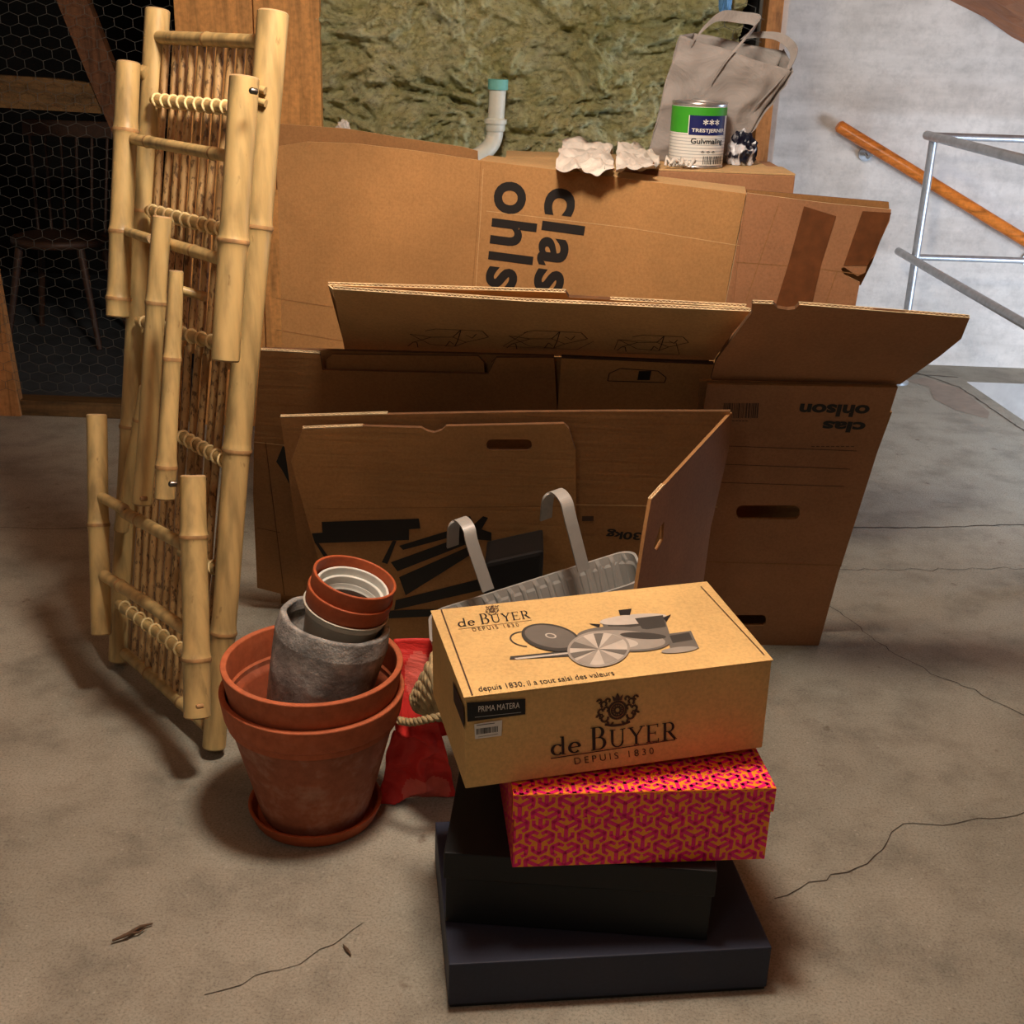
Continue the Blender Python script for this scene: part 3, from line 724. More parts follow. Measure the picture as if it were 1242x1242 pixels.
def onL(t): return lp[0].lerp(lp[1], t)
def onR(t): return rp[0].lerp(rp[1], t)
def rung(pa, pb, r=.0125, off=.0, nodes=(.5,), name='rung'): return bpole(name, BP.hit(pa, off), BP.hit(pb, off), r, r, nodes)
rung((190, 45), (318, 51), .0135); rung((152, 792), (250, 880), .0125, nodes=(.3, .7))
# bound rungs with cane loops
def bound(pa, pb, off, n, r=.0105):
    a = BP.hit(pa, off); b = BP.hit(pb, off); o = bpole('bound_rung', a, b, r, r, ())
    m = MB(); d = (b-a).normalized(); e1 = BP.n; e2 = d.cross(e1).normalized()
    for i in range(n):
        c = a.lerp(b, (i+.6)/n); tilt = .35
        pts = [c+(e1*math.cos(t)+e2*math.sin(t))*(r+.0022)+d*math.sin(t)*.004 for t in [2*math.pi*k/14 for k in range(14)]]
        tube(m, pts, .0029, CANE, 6, closed=True)
    m.build('cane_binding', o)['label'] = 'pale cane loops'
bound((186, 121), (279, 131), .018, 9); bound((180, 255), (272, 279), .018, 9); bound((218, 528), (275, 560), .012, 7)
bound((146, 733), (222, 790), .02, 8); bound((170, 390), (262, 416), .016, 8); bound((222, 670), (264, 690), .004, 4)
# slats in two runs
ns = 11
for k in range(ns):
    f = (k+1.05)/(ns+1)
    for (t0, t1, o_) in ((.035, .47, -.006), (.46, .985, -.002)):
        jit = random.uniform(-.004, .004)
        a = onL(t0).lerp(onR(t0), f)+BP.n*(o_+random.uniform(-.002, .002)); b = onL(t1).lerp(onR(t1), f)+BP.n*(o_+random.uniform(-.002, .002))+BP.u*jit
        if t1 > .9: # lower rung is higher on the left
            b = BP.hit((152+(250-152)*f, 790+(880-790)*f)) - BP.n*.006
        m = MB(); n = 16; pts = []; rr = []
        ph = random.uniform(0, 5)
        for i in range(n+1):
            q = a.lerp(b, i/n); q += BP.u*noise.noise(q*6+Vector((k, 0, 0)))*.0035; pts.append(q); rr.append(.0078*(1.12 if int(i+ph) % 6 == 0 else 1))
        tube(m, pts, rr, SLAT, 10); m.build('slat', root)
# folded side frames in front of the board
O1 = .075
def fp(name, pa, pb, ra, rb, nodes, off): return bpole(name, BP.hit(pa, off), BP.hit(pb, off), ra, rb, nodes)
fp('frame_pole', (158, 77), (144, 383), .0245, .024, (.26, .66, .93), .06)
fp('frame_pole', (297, 95), (272, 436), .0265, .026, (.57,), .075)
fp('frame_pole', (198, 264), (172, 610), .0185, .0195, (.29,), .105)
fp('frame_pole', (214, 330), (201, 604), .0135, .0195, (.38, .86), .13)
fp('frame_pole', (118, 504), (123, 768), .0215, .0215, (.5,), .10)
fp('frame_pole', (234, 578), (237, 868), .0245, .026, (.25, .76), .085)
fp('frame_pole', (176, 470), (147, 642), .011, .0165, (.22,), .04)
def r2(pa, oa, pb, ob, r, nodes=(.5,)): return bpole('frame_rung', BP.hit(pa, oa), BP.hit(pb, ob), r, r, nodes)
r2((157, 168), .055, (280, 190), .07, .0115, (.2, .85)); r2((153, 280), .055, (184, 290), .07, .010, ()); r2((196, 293), .075, (272, 315), .075, .0115, (.55,))
r2((222, 352), .09, (250, 360), .05, .0085, (.9,)); r2((122, 602), .10, (150, 618), .095, .0115, ()); r2((150, 622), .09, (225, 662), .085, .0125, (.25,)); r2((126, 698), .10, (228, 765), .085, .0125, (.2,))
# pegs and bolts
for q, off, r in (((305, 110), .10, .0055), ((240, 857), .11, .0045), ((172, 605), .128, .005), ((207, 587), .15, .006)):
    m = MB(); c = BP.hit(q, off); tube(m, [c-BP.n*.01, c+BP.n*.001, c+BP.n*.003], [r, r, r*.7], STEEL if r > .005 else NODE, 12); m.build('bolt', root)['label'] = 'small bolt in the pole'
m = MB(); a = BP.hit((290, 100), .05); b = BP.hit((322, 110), .02)
for dz in (0, -.022): tube(m, [a+Vector((0, 0, dz)), b+Vector((0, 0, dz))], .007, BAM, 10)
m.build('hinge_peg', root)
m = MB(); tube(m, [BP.hit((172, 82), .03), BP.hit((184, 106), -.0)], .013, BAM, 12); m.build('hinge_peg', root)

# ================================================================ POTS
PC = Vector((-.352, 1.978, 0)); UPV = (0, 0, 1)
def pot(name, base, axis, prof_out, th, outer, inner, label, rimmat=None, rimh=0, wob=0, group=None, fillz=None):
    "closed pot: outside profile (r,h) bottom to top, turned in by th"
    root_ = thing(name, base, label, 'pot', group); m = MB()
    top_r, top_h = prof_out[-1]; body = [p for p in prof_out if p[1] <= top_h-rimh-1e-5]
    rimp = [p for p in prof_out if p[1] >= top_h-rimh-1e-5]
    lathe(m, [(0.0005, 0)]+[(prof_out[0][0]-.004, 0)]+rounded(body, .006), base, axis, outer, wob=wob); m.build('body', root_)
    m = MB(); rp_ = [(body[-1][0], body[-1][1])]+rimp+[(top_r-th, top_h)] ; lathe(m, rounded(rp_+[(top_r-th, top_h-rimh-.01)], .0035, 4), base, axis, rimmat or outer, wob=wob); m.build('rim', root_)
    m = MB(); inn = [(top_r-th, top_h-rimh-.009), (body[-1][0]-th, top_h-rimh-.016), (prof_out[0][0]-th, th)]
    lathe(m, rounded(inn, .006)+[(.0005, th)], base, axis, inner); m.build('inside', root_)
    return root_
m = MB(); lathe(m, rounded([(.0005, 0.001), (.114, .001), (.126, .030), (.1185, .030), (.109, .009), (.0005, .009)], .003), PC, UPV, TERRAS, 72); tag(m.build('plant_saucer'), 'round terracotta saucer on the floor under the nested large pots', 'saucer')
pot('terracotta_pot', PC+Vector((0, 0, .010)), (0, 0, 1), [(.098, 0), (.102, .01), (.151, .205), (.151, .212), (.1605, .214), (.168, .262)], .012, TERRAB, TERRAI, 'large weathered terracotta pot standing in saucer, outer one of the nested pair', TERRA, .0505)
pot('terracotta_pot', PC+Vector((.0, 0, .068)), (.005, 0, 1), [(.092, 0), (.096, .01), (.1485, .186), (.1485, .194), (.153, .199), (.164, .256)], .012, TERRAB, TERRAI, 'large terracotta pot nested inside the weathered one, holding the grey pot', TERRA, .0605)
ax = Vector((.22, .05, .97)).normalized(); gt = atY(407, 751, 1.985); gb = gt-ax*.205
pot('cement_pot', gb, ax, [(.080, 0), (.088, .02), (.099, .10), (.101, .17), (.0975, .205)], .011, CEMENT, CEMENT, 'rough grey cement pot tilted inside the large terracotta pots', CEMENT, .012, .004)
ax2 = Vector((.27, -.03, .96)).normalized(); tt = atY(431, 699, 1.985)
def small(dist, outer, rimmat, label, H=.14, R=.0755, a=ax2, rimh=.03, name='plant_pot', sh=Vector((0, 0, 0)), inside=None):
    top_ = tt-a*dist+sh; return pot(name, top_-a*H, a, [(R*.62, 0), (R*.66, .006), (R*.9, H-rimh-.002), (R*.97, H-rimh), (R, H)], .0055, outer, inside or outer, label, rimmat, rimh)
small(.062, GLAZE, GLAZE, 'pale grey glazed pot standing in the grey cement pot', R=.079, rimh=.004)
small(.030, TERRAS, TERRAS, 'small terracotta pot between the pale grey pot and the topmost one', rimh=.03, R=.0775)
small(0, TERRAS, TERRAS, 'topmost small terracotta pot, holding two white pots', rimh=.032)
ax3 = Vector((.24, -.10, .96)).normalized()
small(.022, WHITEG, WHITEG, 'white pot directly inside the topmost terracotta pot, outer of two white ones', H=.095, R=.0665, a=ax3, rimh=.014)
small(.036, WHITEG, WHITEG, 'innermost small white pot, nested in the other white pot', H=.095, R=.0595, a=ax3, rimh=.014, inside=HOLLOW)

# ================================================================ BOX STACK
def rot3(a, b, c): return Matrix.Rotation(a, 3, 'Z') @ Matrix.Rotation(b, 3, 'Y') @ Matrix.Rotation(c, 3, 'X')
class Box:
    def __init__(s, o, yaw, w, d, h, b=0, c=0):
        R_ = rot3(yaw, b, c); s.o = Vector(o); s.x = R_@Vector((1, 0, 0)); s.y = R_@Vector((0, 1, 0)); s.z = R_@Vector((0, 0, 1)); s.w, s.d, s.h = w, d, h
    def p(s, i, j, k): return s.o+s.x*i*s.w+s.y*j*s.d+s.z*k*s.h
    def front(s): return Plane(s.o, s.x, s.z)
    def top(s): return Plane(s.p(0, 0, 1), s.x, s.y)
    def left(s): return Plane(s.p(0, 1, 0), -s.y, s.z)
    def block(s, m, k0, k1, g, mat, bev=.002):  # slab of the box between heights, grown by g
        frame_box(m, s.o-s.x*g-s.y*g+s.z*k0, s.x*(s.w+2*g), s.y*(s.d+2*g), s.z*(k1-k0), mat, bev)
# bottom box
L1 = Box((-.0698, 1.4818, 0.001), .1281, .5019, .36, .084)
root = thing('flat_box', L1.p(.5, .5, 0), 'wide flat blue-black box at the bottom of the stack on the floor', 'box')
m = MB(); L1.block(m, 0, .07, -.002, BOXB, .002); m.build('base', root)
m = MB(); L1.block(m, .006, .084, 0, BOXN, .0025); m.build('lid', root)
L2 = Box((-.0848, 1.5734, .0855), -.0512, .4164, .30, .1335)
root = thing('black_box', L2.p(.5, .5, 0), 'plain black lidded box above the wide flat box, under the patterned box', 'box')
m = MB(); L2.block(m, 0, .128, -.003, BOXB, .002); m.build('base', root)
m = MB(); L2.block(m, .085, .1335, .0006, BOXB, .0025); m.build('lid', root)
# patterned shoebox
L3 = Box((.0175, 1.5393, .2195), .11, .3965, .225, .131)
root = thing('shoe_box', L3.p(.5, .5, 0), 'shoe box patterned in magenta and orange arrows, third in the stack', 'box')
def clip(poly, w_, h_):
    for ax_, lim, sg in ((0, 0, 1), (0, w_, -1), (1, 0, 1), (1, h_, -1)):
        out = []
        for i in range(len(poly)):
            a, b = poly[i-1], poly[i]; da = (a[ax_]-lim)*sg; db = (b[ax_]-lim)*sg
            if (da >= 0) != (db >= 0):
                t = da/(da-db); out.append((a[0]+(b[0]-a[0])*t, a[1]+(b[1]-a[1])*t))
            if db >= 0: out.append(b)
        poly = out
        if len(poly) < 3: return []
    return poly
def motif(cx, cy, s, flip):
    "three arms ending in barbed arrowheads"
    Q = []; sg = -1 if flip else 1
    def seg(a, b, w0): 
        d = (b[0]-a[0], b[1]-a[1]); l = math.hypot(*d); nx_, ny_ = -d[1]/l*w0/2, d[0]/l*w0/2; e = (d[0]/l*w0*.18, d[1]/l*w0*.18)
        Q.append([(a[0]-nx_-e[0], a[1]-ny_-e[1]), (b[0]-nx_+e[0], b[1]-ny_+e[1]), (b[0]+nx_+e[0], b[1]+ny_+e[1]), (a[0]+nx_-e[0], a[1]+ny_-e[1])])
    for k in range(3):
        a = math.radians(-90*sg+120*k); c, s_ = math.cos(a), math.sin(a)
        def T(u, v): return (cx+(u*c-v*s_)*s, cy+(u*s_+v*c)*s)
        wd = .25*s
        seg(T(0, 0), T(.88, 0), wd)
        for sd in (1, -1):
            seg(T(.93, 0), T(.66, .40*sd), wd*.95); seg(T(.66, .40*sd), T(.38, .40*sd), wd*.9)
    return Q
def pattern(m, pl, o, w_, h_, s=.0252, off=.0005, x0=0.0, y0=0.0):
    quad(m, *[o+pl.u*u+pl.v*v+pl.n*off*.5 for u, v in ((0, 0), (w_, 0), (w_, h_), (0, h_))], PINKB)
    a_ = .0455; dx = a_*.866; col_ = 0; x = -dx+x0
    while x < w_+dx:
        y = -a_+(a_/2 if col_ % 2 else 0)+y0
        while y < h_+a_:
            for q in motif(x, y, s, False):
                c = clip(q, w_, h_)
                if c:
                    P = [o+pl.u*u+pl.v*v+pl.n*off for u, v in c]
                    if (P[1]-P[0]).cross(P[2]-P[1]).dot(pl.n) < 0: P.reverse()
                    m.add(P, [tuple(range(len(P)))], PINK)
            y += a_
        x += dx; col_ += 1
m = MB(); L3.block(m, 0, .125, -.003, PINKB, .001)
fpn = L3.front(); pattern(m, Plane(L3.p(0, 0, 0), L3.x, L3.z), L3.o+L3.x*.003+L3.z*.001+L3.y*.003, L3.w-.006, .088)
lf = Plane(L3.p(0, 1, 0), -L3.y, L3.z); pattern(m, lf, L3.p(0, 1, 0)+L3.x*.003-L3.y*.003+L3.z*.001, L3.d-.006, .088)
m.build('base', root)
m = MB(); L3.block(m, .089, .131, .0005, PINKB, .0008)
pattern(m, Plane(L3.p(0, 0, 0), L3.x, L3.z), L3.o+L3.z*.0895-L3.y*.001, L3.w, .041, x0=.01)
pattern(m, L3.top(), L3.p(0, 0, 1), L3.w, L3.d, off=.0009, x0=.012)
pattern(m, lf, L3.p(0, 1, 0)-L3.x*.001+L3.z*.0895, L3.d, .041)
m.build('lid', root)
# cookware box
Z4 = .3515
L4 = Box((-.0548, 1.548, Z4), .2538, .4755, .265, .159, -.0325, .0361)
root = thing('cookware_box', L4.p(.5, .5, 0), 'buff cookware carton with pan picture, topmost of the front stack', 'box')
m = MB(); L4.block(m, 0, .157, -.0012, BOXC, .002)
FR = L4.front(); FR = Plane(FR.o, FR.u, FR.v); FRn = FR.n

# --- serif lettering drawn from strokes
def arcstroke(cx, cy, rx, ry, a0, a1, thin, thick, n=28):
    "elliptic ring part, thick at the sides and thin at top and bottom"
    vs = []; fs = []
    for i in range(n+1):
        a = math.radians(a0+(a1-a0)*i/n); w_ = (thin+(thick-thin)*abs(math.cos(a))**1.3)/2
        vs += [(cx+(rx+w_)*math.cos(a), cy+(ry+w_)*math.sin(a)), (cx+(rx-w_)*math.cos(a), cy+(ry-w_)*math.sin(a))]
    for i in range(n): fs.append((2*i, 2*i+1, 2*i+3, 2*i+2))
    return vs, fs
def bar(x0, y0, x1, y1, w_):
    l = math.hypot(x1-x0, y1-y0); nx_, ny_ = -(y1-y0)/l*w_/2, (x1-x0)/l*w_/2
    return [(x0-nx_, y0-ny_), (x1-nx_, y1-ny_), (x1+nx_, y1+ny_), (x0+nx_, y0+ny_)], [(0, 1, 2, 3)]
def glyph(c):
    T, t, s = .12, .045, .035
    G = []
    if c == 'd': G = [arcstroke(.25, .24, .19, .22, 40, 320, t, T), bar(.46, 0, .46, .78, .10), bar(.36, .775, .50, .775, s), bar(.46, .017, .56, .017, s)], .60
    elif c == 'e': G = [arcstroke(.25, .24, .19, .22, 5, 318, t, T), bar(.08, .26, .46, .26, t)], .50
    elif c == 'B': G = [bar(.13, 0, .13, 1, T), bar(.02, .985, .30, .985, s), bar(.02, .015, .34, .015, s), bar(.13, .53, .32, .53, s), arcstroke(.28, .755, .19, .23, -90, 90, s, T), arcstroke(.32, .27, .22, .255, -90, 90, s, T)], .66
    elif c == 'U': G = [bar(.12, .25, .12, .78, .095), bar(.02, .77, .24, .77, s), bar(.52, .25, .52, .78, .05), bar(.42, .77, .62, .77, s), arcstroke(.32, .25, .20, .235, 180, 360, t, .08)], .66
    elif c == 'Y': G = [bar(.10, .77, .33, .36, .095), bar(.56, .77, .33, .36, .05), bar(.33, 0, .33, .38, .095), bar(.0, .77, .22, .77, s), bar(.46, .77, .66, .77, s), bar(.23, .015, .43, .015, s)], .64
    elif c == 'E': G = [bar(.12, 0, .12, .78, .095), bar(.02, .768, .48, .768, s), bar(.02, .015, .50, .015, s), bar(.12, .40, .38, .40, s), bar(.47, .64, .47, .78, s), bar(.38, .33, .38, .47, s), bar(.50, 0, .50, .15, s)], .58
    elif c == 'R': G = [bar(.12, 0, .12, .78, .095), bar(.02, .768, .30, .768, s), bar(.02, .015, .22, .015, s), bar(.12, .38, .28, .38, s), arcstroke(.27, .575, .17, .195, -90, 90, s, .095), bar(.27, .38, .52, .02, .10), bar(.48, .015, .60, .015, s)], .62
    else: return [], .25
    return G
def serif(word):
    vs = []; fs = []; x = 0
    for c in word:
        G, adv = glyph(c)
        for v, f in G:
            b = len(vs); vs += [(p[0]+x, p[1]) for p in v]; fs += [tuple(i+b for i in q) for q in f]
        x += adv+.05
    return vs, fs
WORD = 'de BUYER'
put2d(m, FR, serif(WORD), (668, 917), (821, 896), (667, 889), INK)
ink_line(m, FR, [(668, 920), (819, 897)], .0018, INK)
text(m, FR, 'DEPUIS 1830', (697, 927), (793, 914), (696, 919), INKD, spacing=1.5)
def crest(pl, cx, cy, s, mat, slope=-.1):
    def q(x, y): return (cx+x*s, cy+y*s+slope*x*s)
    def ring(r, w_, n=24, a0=0, a1=360, ox=0, oy=0, ry=1):
        ink_line(m, pl, [q(ox+r*math.cos(math.radians(a0+(a1-a0)*i/n)), oy-ry*r*math.sin(math.radians(a0+(a1-a0)*i/n))) for i in range(n+1)], w_, mat)
    W_ = .0016*s/14*1.1
    ring(.55, W_*1.6, oy=.12); ring(.38, W_*1.2, oy=.12); ring(.2, W_*1.5, 12, oy=.12)
    for a in range(0, 360, 30): ink_line(m, pl, [q(.22*math.cos(math.radians(a)), .12+.22*math.sin(math.radians(a))), q(.36*math.cos(math.radians(a)), .12+.36*math.sin(math.radians(a)))], W_*.7, mat)
    ink_poly(m, pl, [q(-.28, -.5), q(-.36, -.85), q(-.15, -.68), q(0, -1.0), q(.15, -.68), q(.36, -.85), q(.28, -.5)], mat)
    for sd in (-1, 1):
        for (ox, oy, r, a0, a1) in ((.85, -.35, .22, -60, 240), (1.05, .1, .22, -120, 180), (.85, .55, .26, -200, 90), (.5, .85, .2, 180, 400), (1.15, -.55, .16, 0, 300), (.7, -.0, .18, 0, 270), (1.2, .45, .15, 0, 260), (.6, -.55, .16, 0, 250)):
            n = 12; ink_line(m, pl, [q(sd*(ox+r*(1-.4*i/n)*math.cos(math.radians(a0+(a1-a0)*i/n))), oy-r*(1-.4*i/n)*math.sin(math.radians(a0+(a1-a0)*i/n))) for i in range(n+1)], W_*1.5, mat)
    ink_line(m, pl, [q(-.8, .95), q(-.3, 1.08), q(.3, 1.08), q(.8, .95)], W_*1.8, mat)
crest(FR, 749, 859, 19, INKD, -.12)
text(m, FR, '', (0, 0), (1, 1), (2, 2), INK) if False else None
m.build('carton_body', root)
bodybox = root
# lid panel with picture
m = MB(); L4.block(m, .1568, .159, .0004, BOXC, .0006)
TP = L4.top(); TP = Plane(TP.o+TP.n*.0002, TP.u, TP.v)
put2d(m, TP, serif(WORD), (556, 761), (644, 750), (553, 748.5), INK)
ink_line(m, TP, [(556, 763), (645, 752)], .001, INKD)
text(m, TP, 'DEPUIS 1830', (574, 766), (630, 760), (572, 762), INKD, spacing=1.5)
crest(TP, 597, 739, 6, INKD, -.1)
text(m, TP, 'depuis 1830, il a tout saisi des valeurs', (582, 841), (747, 821), (579, 833), INK)
def ell(cx, cy, rx, ry, rot_=0, n=40, a0=0, a1=360):
    c, s = math.cos(math.radians(rot_)), math.sin(math.radians(rot_)); out = []
    for i in range(n+(a1-a0 < 360)):
        a = math.radians(a0+(a1-a0)*i/n); x, y = rx*math.cos(a), ry*math.sin(a); out.append((cx+x*c-y*s, cy+x*s+y*c))
    return out
h = .0008
def shape(pts, mat):
    global h
    ink_poly(m, TP, pts, mat, h); h += .00006
shape([(618, 800), (619, 796), (690, 789), (692, 796)], GREY[0]); shape([(624, 798), (690, 791), (690, 793), (626, 800)], GREY[3])
ink_line(m, TP, ell(640, 775, 21, 9, 5, 24, 90, 270), .0025, GREY[0], h)
shape([(729, 752), (805, 746), (812, 768), (806, 776), (738, 778)], GREY[1]); shape([(736, 756), (796, 748), (798, 756), (740, 764)], GREY[0]); shape(ell(768, 751, 41, 6, -5), GREY[3]); shape([(770, 750), (804, 746), (808, 760), (780, 764)], GREY[0])
shape([(752, 746), (750, 740), (766, 738), (764, 746)], INK); shape([(714, 756), (728, 757), (727, 761)], INK); shape([(804, 749), (814, 745), (808, 754)], INK)
shape([(808, 769), (838, 765), (848, 786), (814, 790)], GREY[1]); shape([(812, 771), (836, 767), (840, 776), (816, 780)], GREY[0]); shape(ell(824, 788, 22, 3.5, -6), GREY[2])
shape(ell(756, 775, 57, 15, 3), GREY[1]); shape(ell(755, 776, 52, 11.5, 3), GREY[2]); shape(ell(740, 779, 34, 7, 3), GREY[3]); shape(ell(780, 771, 28, 4, 3), GREY[0])
shape(ell(668, 773, 36, 16, 10), GREY[0]); shape(ell(668, 772, 32, 13, 10), GREY[1]); shape(ell(668, 771, 7, 3, 10), GREY[3]); shape(ell(668, 771, 5, 2, 10), GREY[1])
shape(ell(726, 787, 38, 22, -4), GREY[2]); shape(ell(726, 787, 35, 19.5, -4), GREY[3])
for a0, a1, g in ((190, 215, 1), (215, 240, 2), (262, 282, 1), (300, 330, 2), (10, 30, 1), (50, 80, 2), (110, 140, 2), (150, 172, 1)):
    shape([(726, 787)]+ell(726, 787, 35, 19, -4, 6, a0, a1), GREY[g])
m.build('lid', bodybox)
# fold line, label, sticker
m = MB(); 
def strip(pl, pts, wd, mat, off=.0012): ink_line(m, pl, pts, wd, mat, off)
strip(TP, [(535, 739), (573, 843)], .0022, INKD); m.build('lid_seam', bodybox)['label'] = 'dark seam'
m = MB(); strip(TP, [(850, 711), (927, 794)], .0016, INKD); m.build('lid_seam', bodybox)['label'] = 'dark seam'
m = MB(); panel(m, FR, [(566, 852), (637, 847), (637, 866), (567, 875)], th=.0003, front=BOXB, off=.001)
text(m, FR, 'PRIMA MATERA', (580, 863), (630, 858), (580, 856), WHITE, off=.0014); strip(FR, [(576, 870), (632, 864)], .0008, LINEG, .0014); m.build('name_label', bodybox)['label'] = 'black name label'
m = MB(); panel(m, FR, [(575, 878), (609, 873), (608, 892), (576, 896)], th=.0003, front=WHITE, off=.001)
x = 578
while x < 604:
    wv = random.choice((.6, 1.0, 1.5)); yy = -(x-578)*.13; ink_poly(m, FR, [(x, 884+yy), (x+wv, 884+yy), (x+wv, 891+yy), (x, 891+yy)], INK, .0014); x += wv+random.choice((.6, 1.0))
strip(FR, [(578, 880), (600, 877)], .001, INK, .0014); strip(FR, [(580, 894), (604, 890)], .0006, INK, .0014); m.build('barcode_sticker', bodybox)['label'] = 'white barcode sticker'
LFp = L4.left(); m = MB(); panel(m, LFp, [(550, 826), (563, 858), (564, 884), (551, 850)], th=.0003, front=BOXB, off=.001); m.build('side_label', bodybox)['label'] = 'black side label'

# ================================================================ PLANTER
pL = atY(519, 742, 2.13); pR = atY(768, 664, 2.17)
root = thing('balcony_planter', (pL+pR)/2, 'grey ribbed plastic balcony planter with two hooks lying tilted behind the cookware carton', 'planter')
pu = (pR-pL).normalized(); pv = Vector((-pu.z, 0, pu.x)).normalized(); pd = pu.cross(Vector((0, 0, 1))).normalized()*-1
if pd.y < 0: pd = -pd
Lp = (pR-pL).length; m = MB()
# ribbed body as swept rounded rectangle tapering downwards
def rr_loop(L_, W_, r, ribs, cx=0):
    out = []; n = 8
    for (sx, sy, a0) in ((1, -1, -90), (1, 1, 0), (-1, 1, 90), (-1, -1, 180)):
        for i in range(n+1):
            a = math.radians(a0+90*i/n); out.append((sx*(L_/2-r)+r*math.cos(a), sy*(W_/2-r)+r*math.sin(a)))
    full = []
    for i in range(len(out)):
        a, b = out[i], out[(i+1) % len(out)]; l = math.hypot(b[0]-a[0], b[1]-a[1]); k = max(1, int(l/.004))
        for j in range(k): full.append((a[0]+(b[0]-a[0])*j/k, a[1]+(b[1]-a[1])*j/k))
    return full
W0 = .145; lv = [(0, 0), (.012, 0), (.012, .006), (.02, .010), (.13, .022), (.15, .026)]
center = pL+pu*Lp/2-pd*W0/2
rings = []
base_loop = rr_loop(Lp, W0, .035, True)
for h_, ins in lv:
    kx = (Lp-2*ins)/Lp; ky = (W0-2*ins)/W0; R_ = []
    for i, (x, y) in enumerate(base_loop):
        rib = .0022*(1 if math.sin(x*2*math.pi/.028) > .75 else 0) if h_ > .015 and abs(y) > W0*.4 else 0
        R_.append(center+pu*x*kx+pd*(y*ky-(rib if y < 0 else -rib))-pv*h_)
    rings.append(R_)
inr = lambda k_, dz: [center+pu*x*(Lp-k_)/Lp+pd*(y*(W0-k_)/W0-(.003 if math.sin(x*2*math.pi/.026) > .55 and abs(y) > W0*.4 and dz > .01 else 0)*(1 if y > 0 else -1))-pv*dz for x, y in base_loop]
inner = [inr(.010, 0), inr(.014, .012), inr(.05, .145)]
allr = [inner[2], inner[1], inner[0]]+rings; N_ = len(base_loop); vs = [p for r_ in allr for p in r_]; fs = []
for i in range(len(allr)-1):
    for k_ in range(N_): fs.append((i*N_+k_, (i+1)*N_+k_, (i+1)*N_+(k_+1) % N_, i*N_+(k_+1) % N_))
fs.append(tuple((len(allr)-1)*N_+k_ for k_ in range(N_)))
m.add(vs, fs, PLGREY); m.build('trough', root)
for (q0, q1, q2, q3) in (((592, 716), (573, 660), (556, 632), (549, 662)), ((708, 692), (692, 630), (672, 598), (662, 629))):
    m = MB(); Yh = 2.125
    pts = [atY(*q0, Yh-.02), atY(*q0, Yh-.018).lerp(atY(*q1, Yh), .5), atY(*q1, Yh)]
    top_ = atY(*q2, Yh+.015); dn = atY(*q3, Yh+.05)
    P = smoothpath([atY(*q0, Yh-.024), atY(*q1, Yh-.018), atY((q1[0]+q2[0])/2+4, q2[1]+9, Yh-.008), top_+Vector((.004, 0, .004)), atY((q2[0]+q3[0])/2-2, q2[1]+6, Yh+.02), dn], 8)
    strap(m, P, Vector((.021, .010, .005)), .0045, PLGREY); m.build('hook', root)
# black box behind the planter
bb0 = atY(588, 684, 2.24); bb1 = atY(660, 672, 2.24)
m = MB(); frame_box(m, (bb0.x, 2.24, .02), (bb1.x-bb0.x, .03, .02), (.0, .12, 0), (.0, 0, bb0.z-.02), BLKP, .008)
o_ = tag(m.build('storage_box'), 'black plastic box standing in the open carton behind the planter', 'box')
# ================================================================ RED BAG, BASKET
def sheet(name, c4, nx, ny, amp, fr, mat, seed, th=.002, parent=None, spots=None, spotmat=None):
    "crumpled sheet between four corners (bl, br, tr, tl)"
    m = MB(); bl, br, tr, tl = map(Vector, c4); n = (br-bl).cross(tl-bl).normalized(); vs = []; fs = []
    for j in range(ny+1):
        for i in range(nx+1):
            u, v = i/nx, j/ny; p = bl.lerp(br, u).lerp(tl.lerp(tr, u), v); q = p*fr+Vector((seed, seed, 0))
            d_ = (1-abs(noise.noise(q)))**2-.6+.5*noise.noise(q*2.6); e = (noise.noise(q+Vector((4, 0, 0))), noise.noise(q+Vector((0, 7, 0))))
            p = p+n*d_*amp+(br-bl).normalized()*e[0]*amp*.5+(tl-bl).normalized()*e[1]*amp*.5
            if p.z < .004: p.z = .004
            vs.append(p)
    for j in range(ny):
        for i in range(nx):
            a = j*(nx+1)+i; f = (a, a+1, a+nx+2, a+nx+1)
            u, v = (i+.5)/nx, (j+.5)/ny
            mm = mat
            if spots:
                for su, sv, ru, rv in spots:
                    if ((u-su)/ru)**2+((v-sv)/rv)**2 < 1: mm = spotmat
            m.add([], [], mm); fs.append((f, mm))
    b0 = len(m.v); m.v += [tuple(p) for p in vs]; N0 = len(vs); m.v += [tuple(p-n*th) for p in vs]
    for f, mm in fs:
        k_ = m.mi(mm); m.f.append([b0+i for i in f]); m.m.append(k_); m.sm.append(True)
        m.f.append([b0+N0+i for i in reversed(f)]); m.m.append(k_); m.sm.append(True)
    edge_ = [i for i in range(nx+1)]+[j*(nx+1)+nx for j in range(1, ny+1)]+[ny*(nx+1)+i for i in range(nx-1, -1, -1)]+[j*(nx+1) for j in range(ny-1, 0, -1)]
    for a, b in zip(edge_, edge_[1:]+edge_[:1]): m.f.append([b0+a, b0+N0+a, b0+N0+b, b0+b]); m.m.append(m.mi(mat)); m.sm.append(False)
    return m.build(name, parent)
root = thing('red_carrier_bag', atZ(505, 968, 0), 'crumpled red carrier bag with round print lying between pots and boxes', 'bag')
fl_ = atZ(455, 974, .004); fr_ = atZ(552, 964, .004)
sheet('bag_front', (fl_, fr_, atY(535, 880, 1.97), atY(480, 872, 1.99)), 44, 40, .028, 12, REDB, 3, parent=root, spots=[(.62, .12, .34, .16)], spotmat=REDL)
sheet('bag_back', (atY(482, 900, 2.04), atY(556, 890, 2.04), atY(545, 772, 2.13), atY(478, 774, 2.13)), 30, 30, .010, 12, REDB, 8, parent=root, spots=[(.42, .62, .26, .24)], spotmat=REDL)
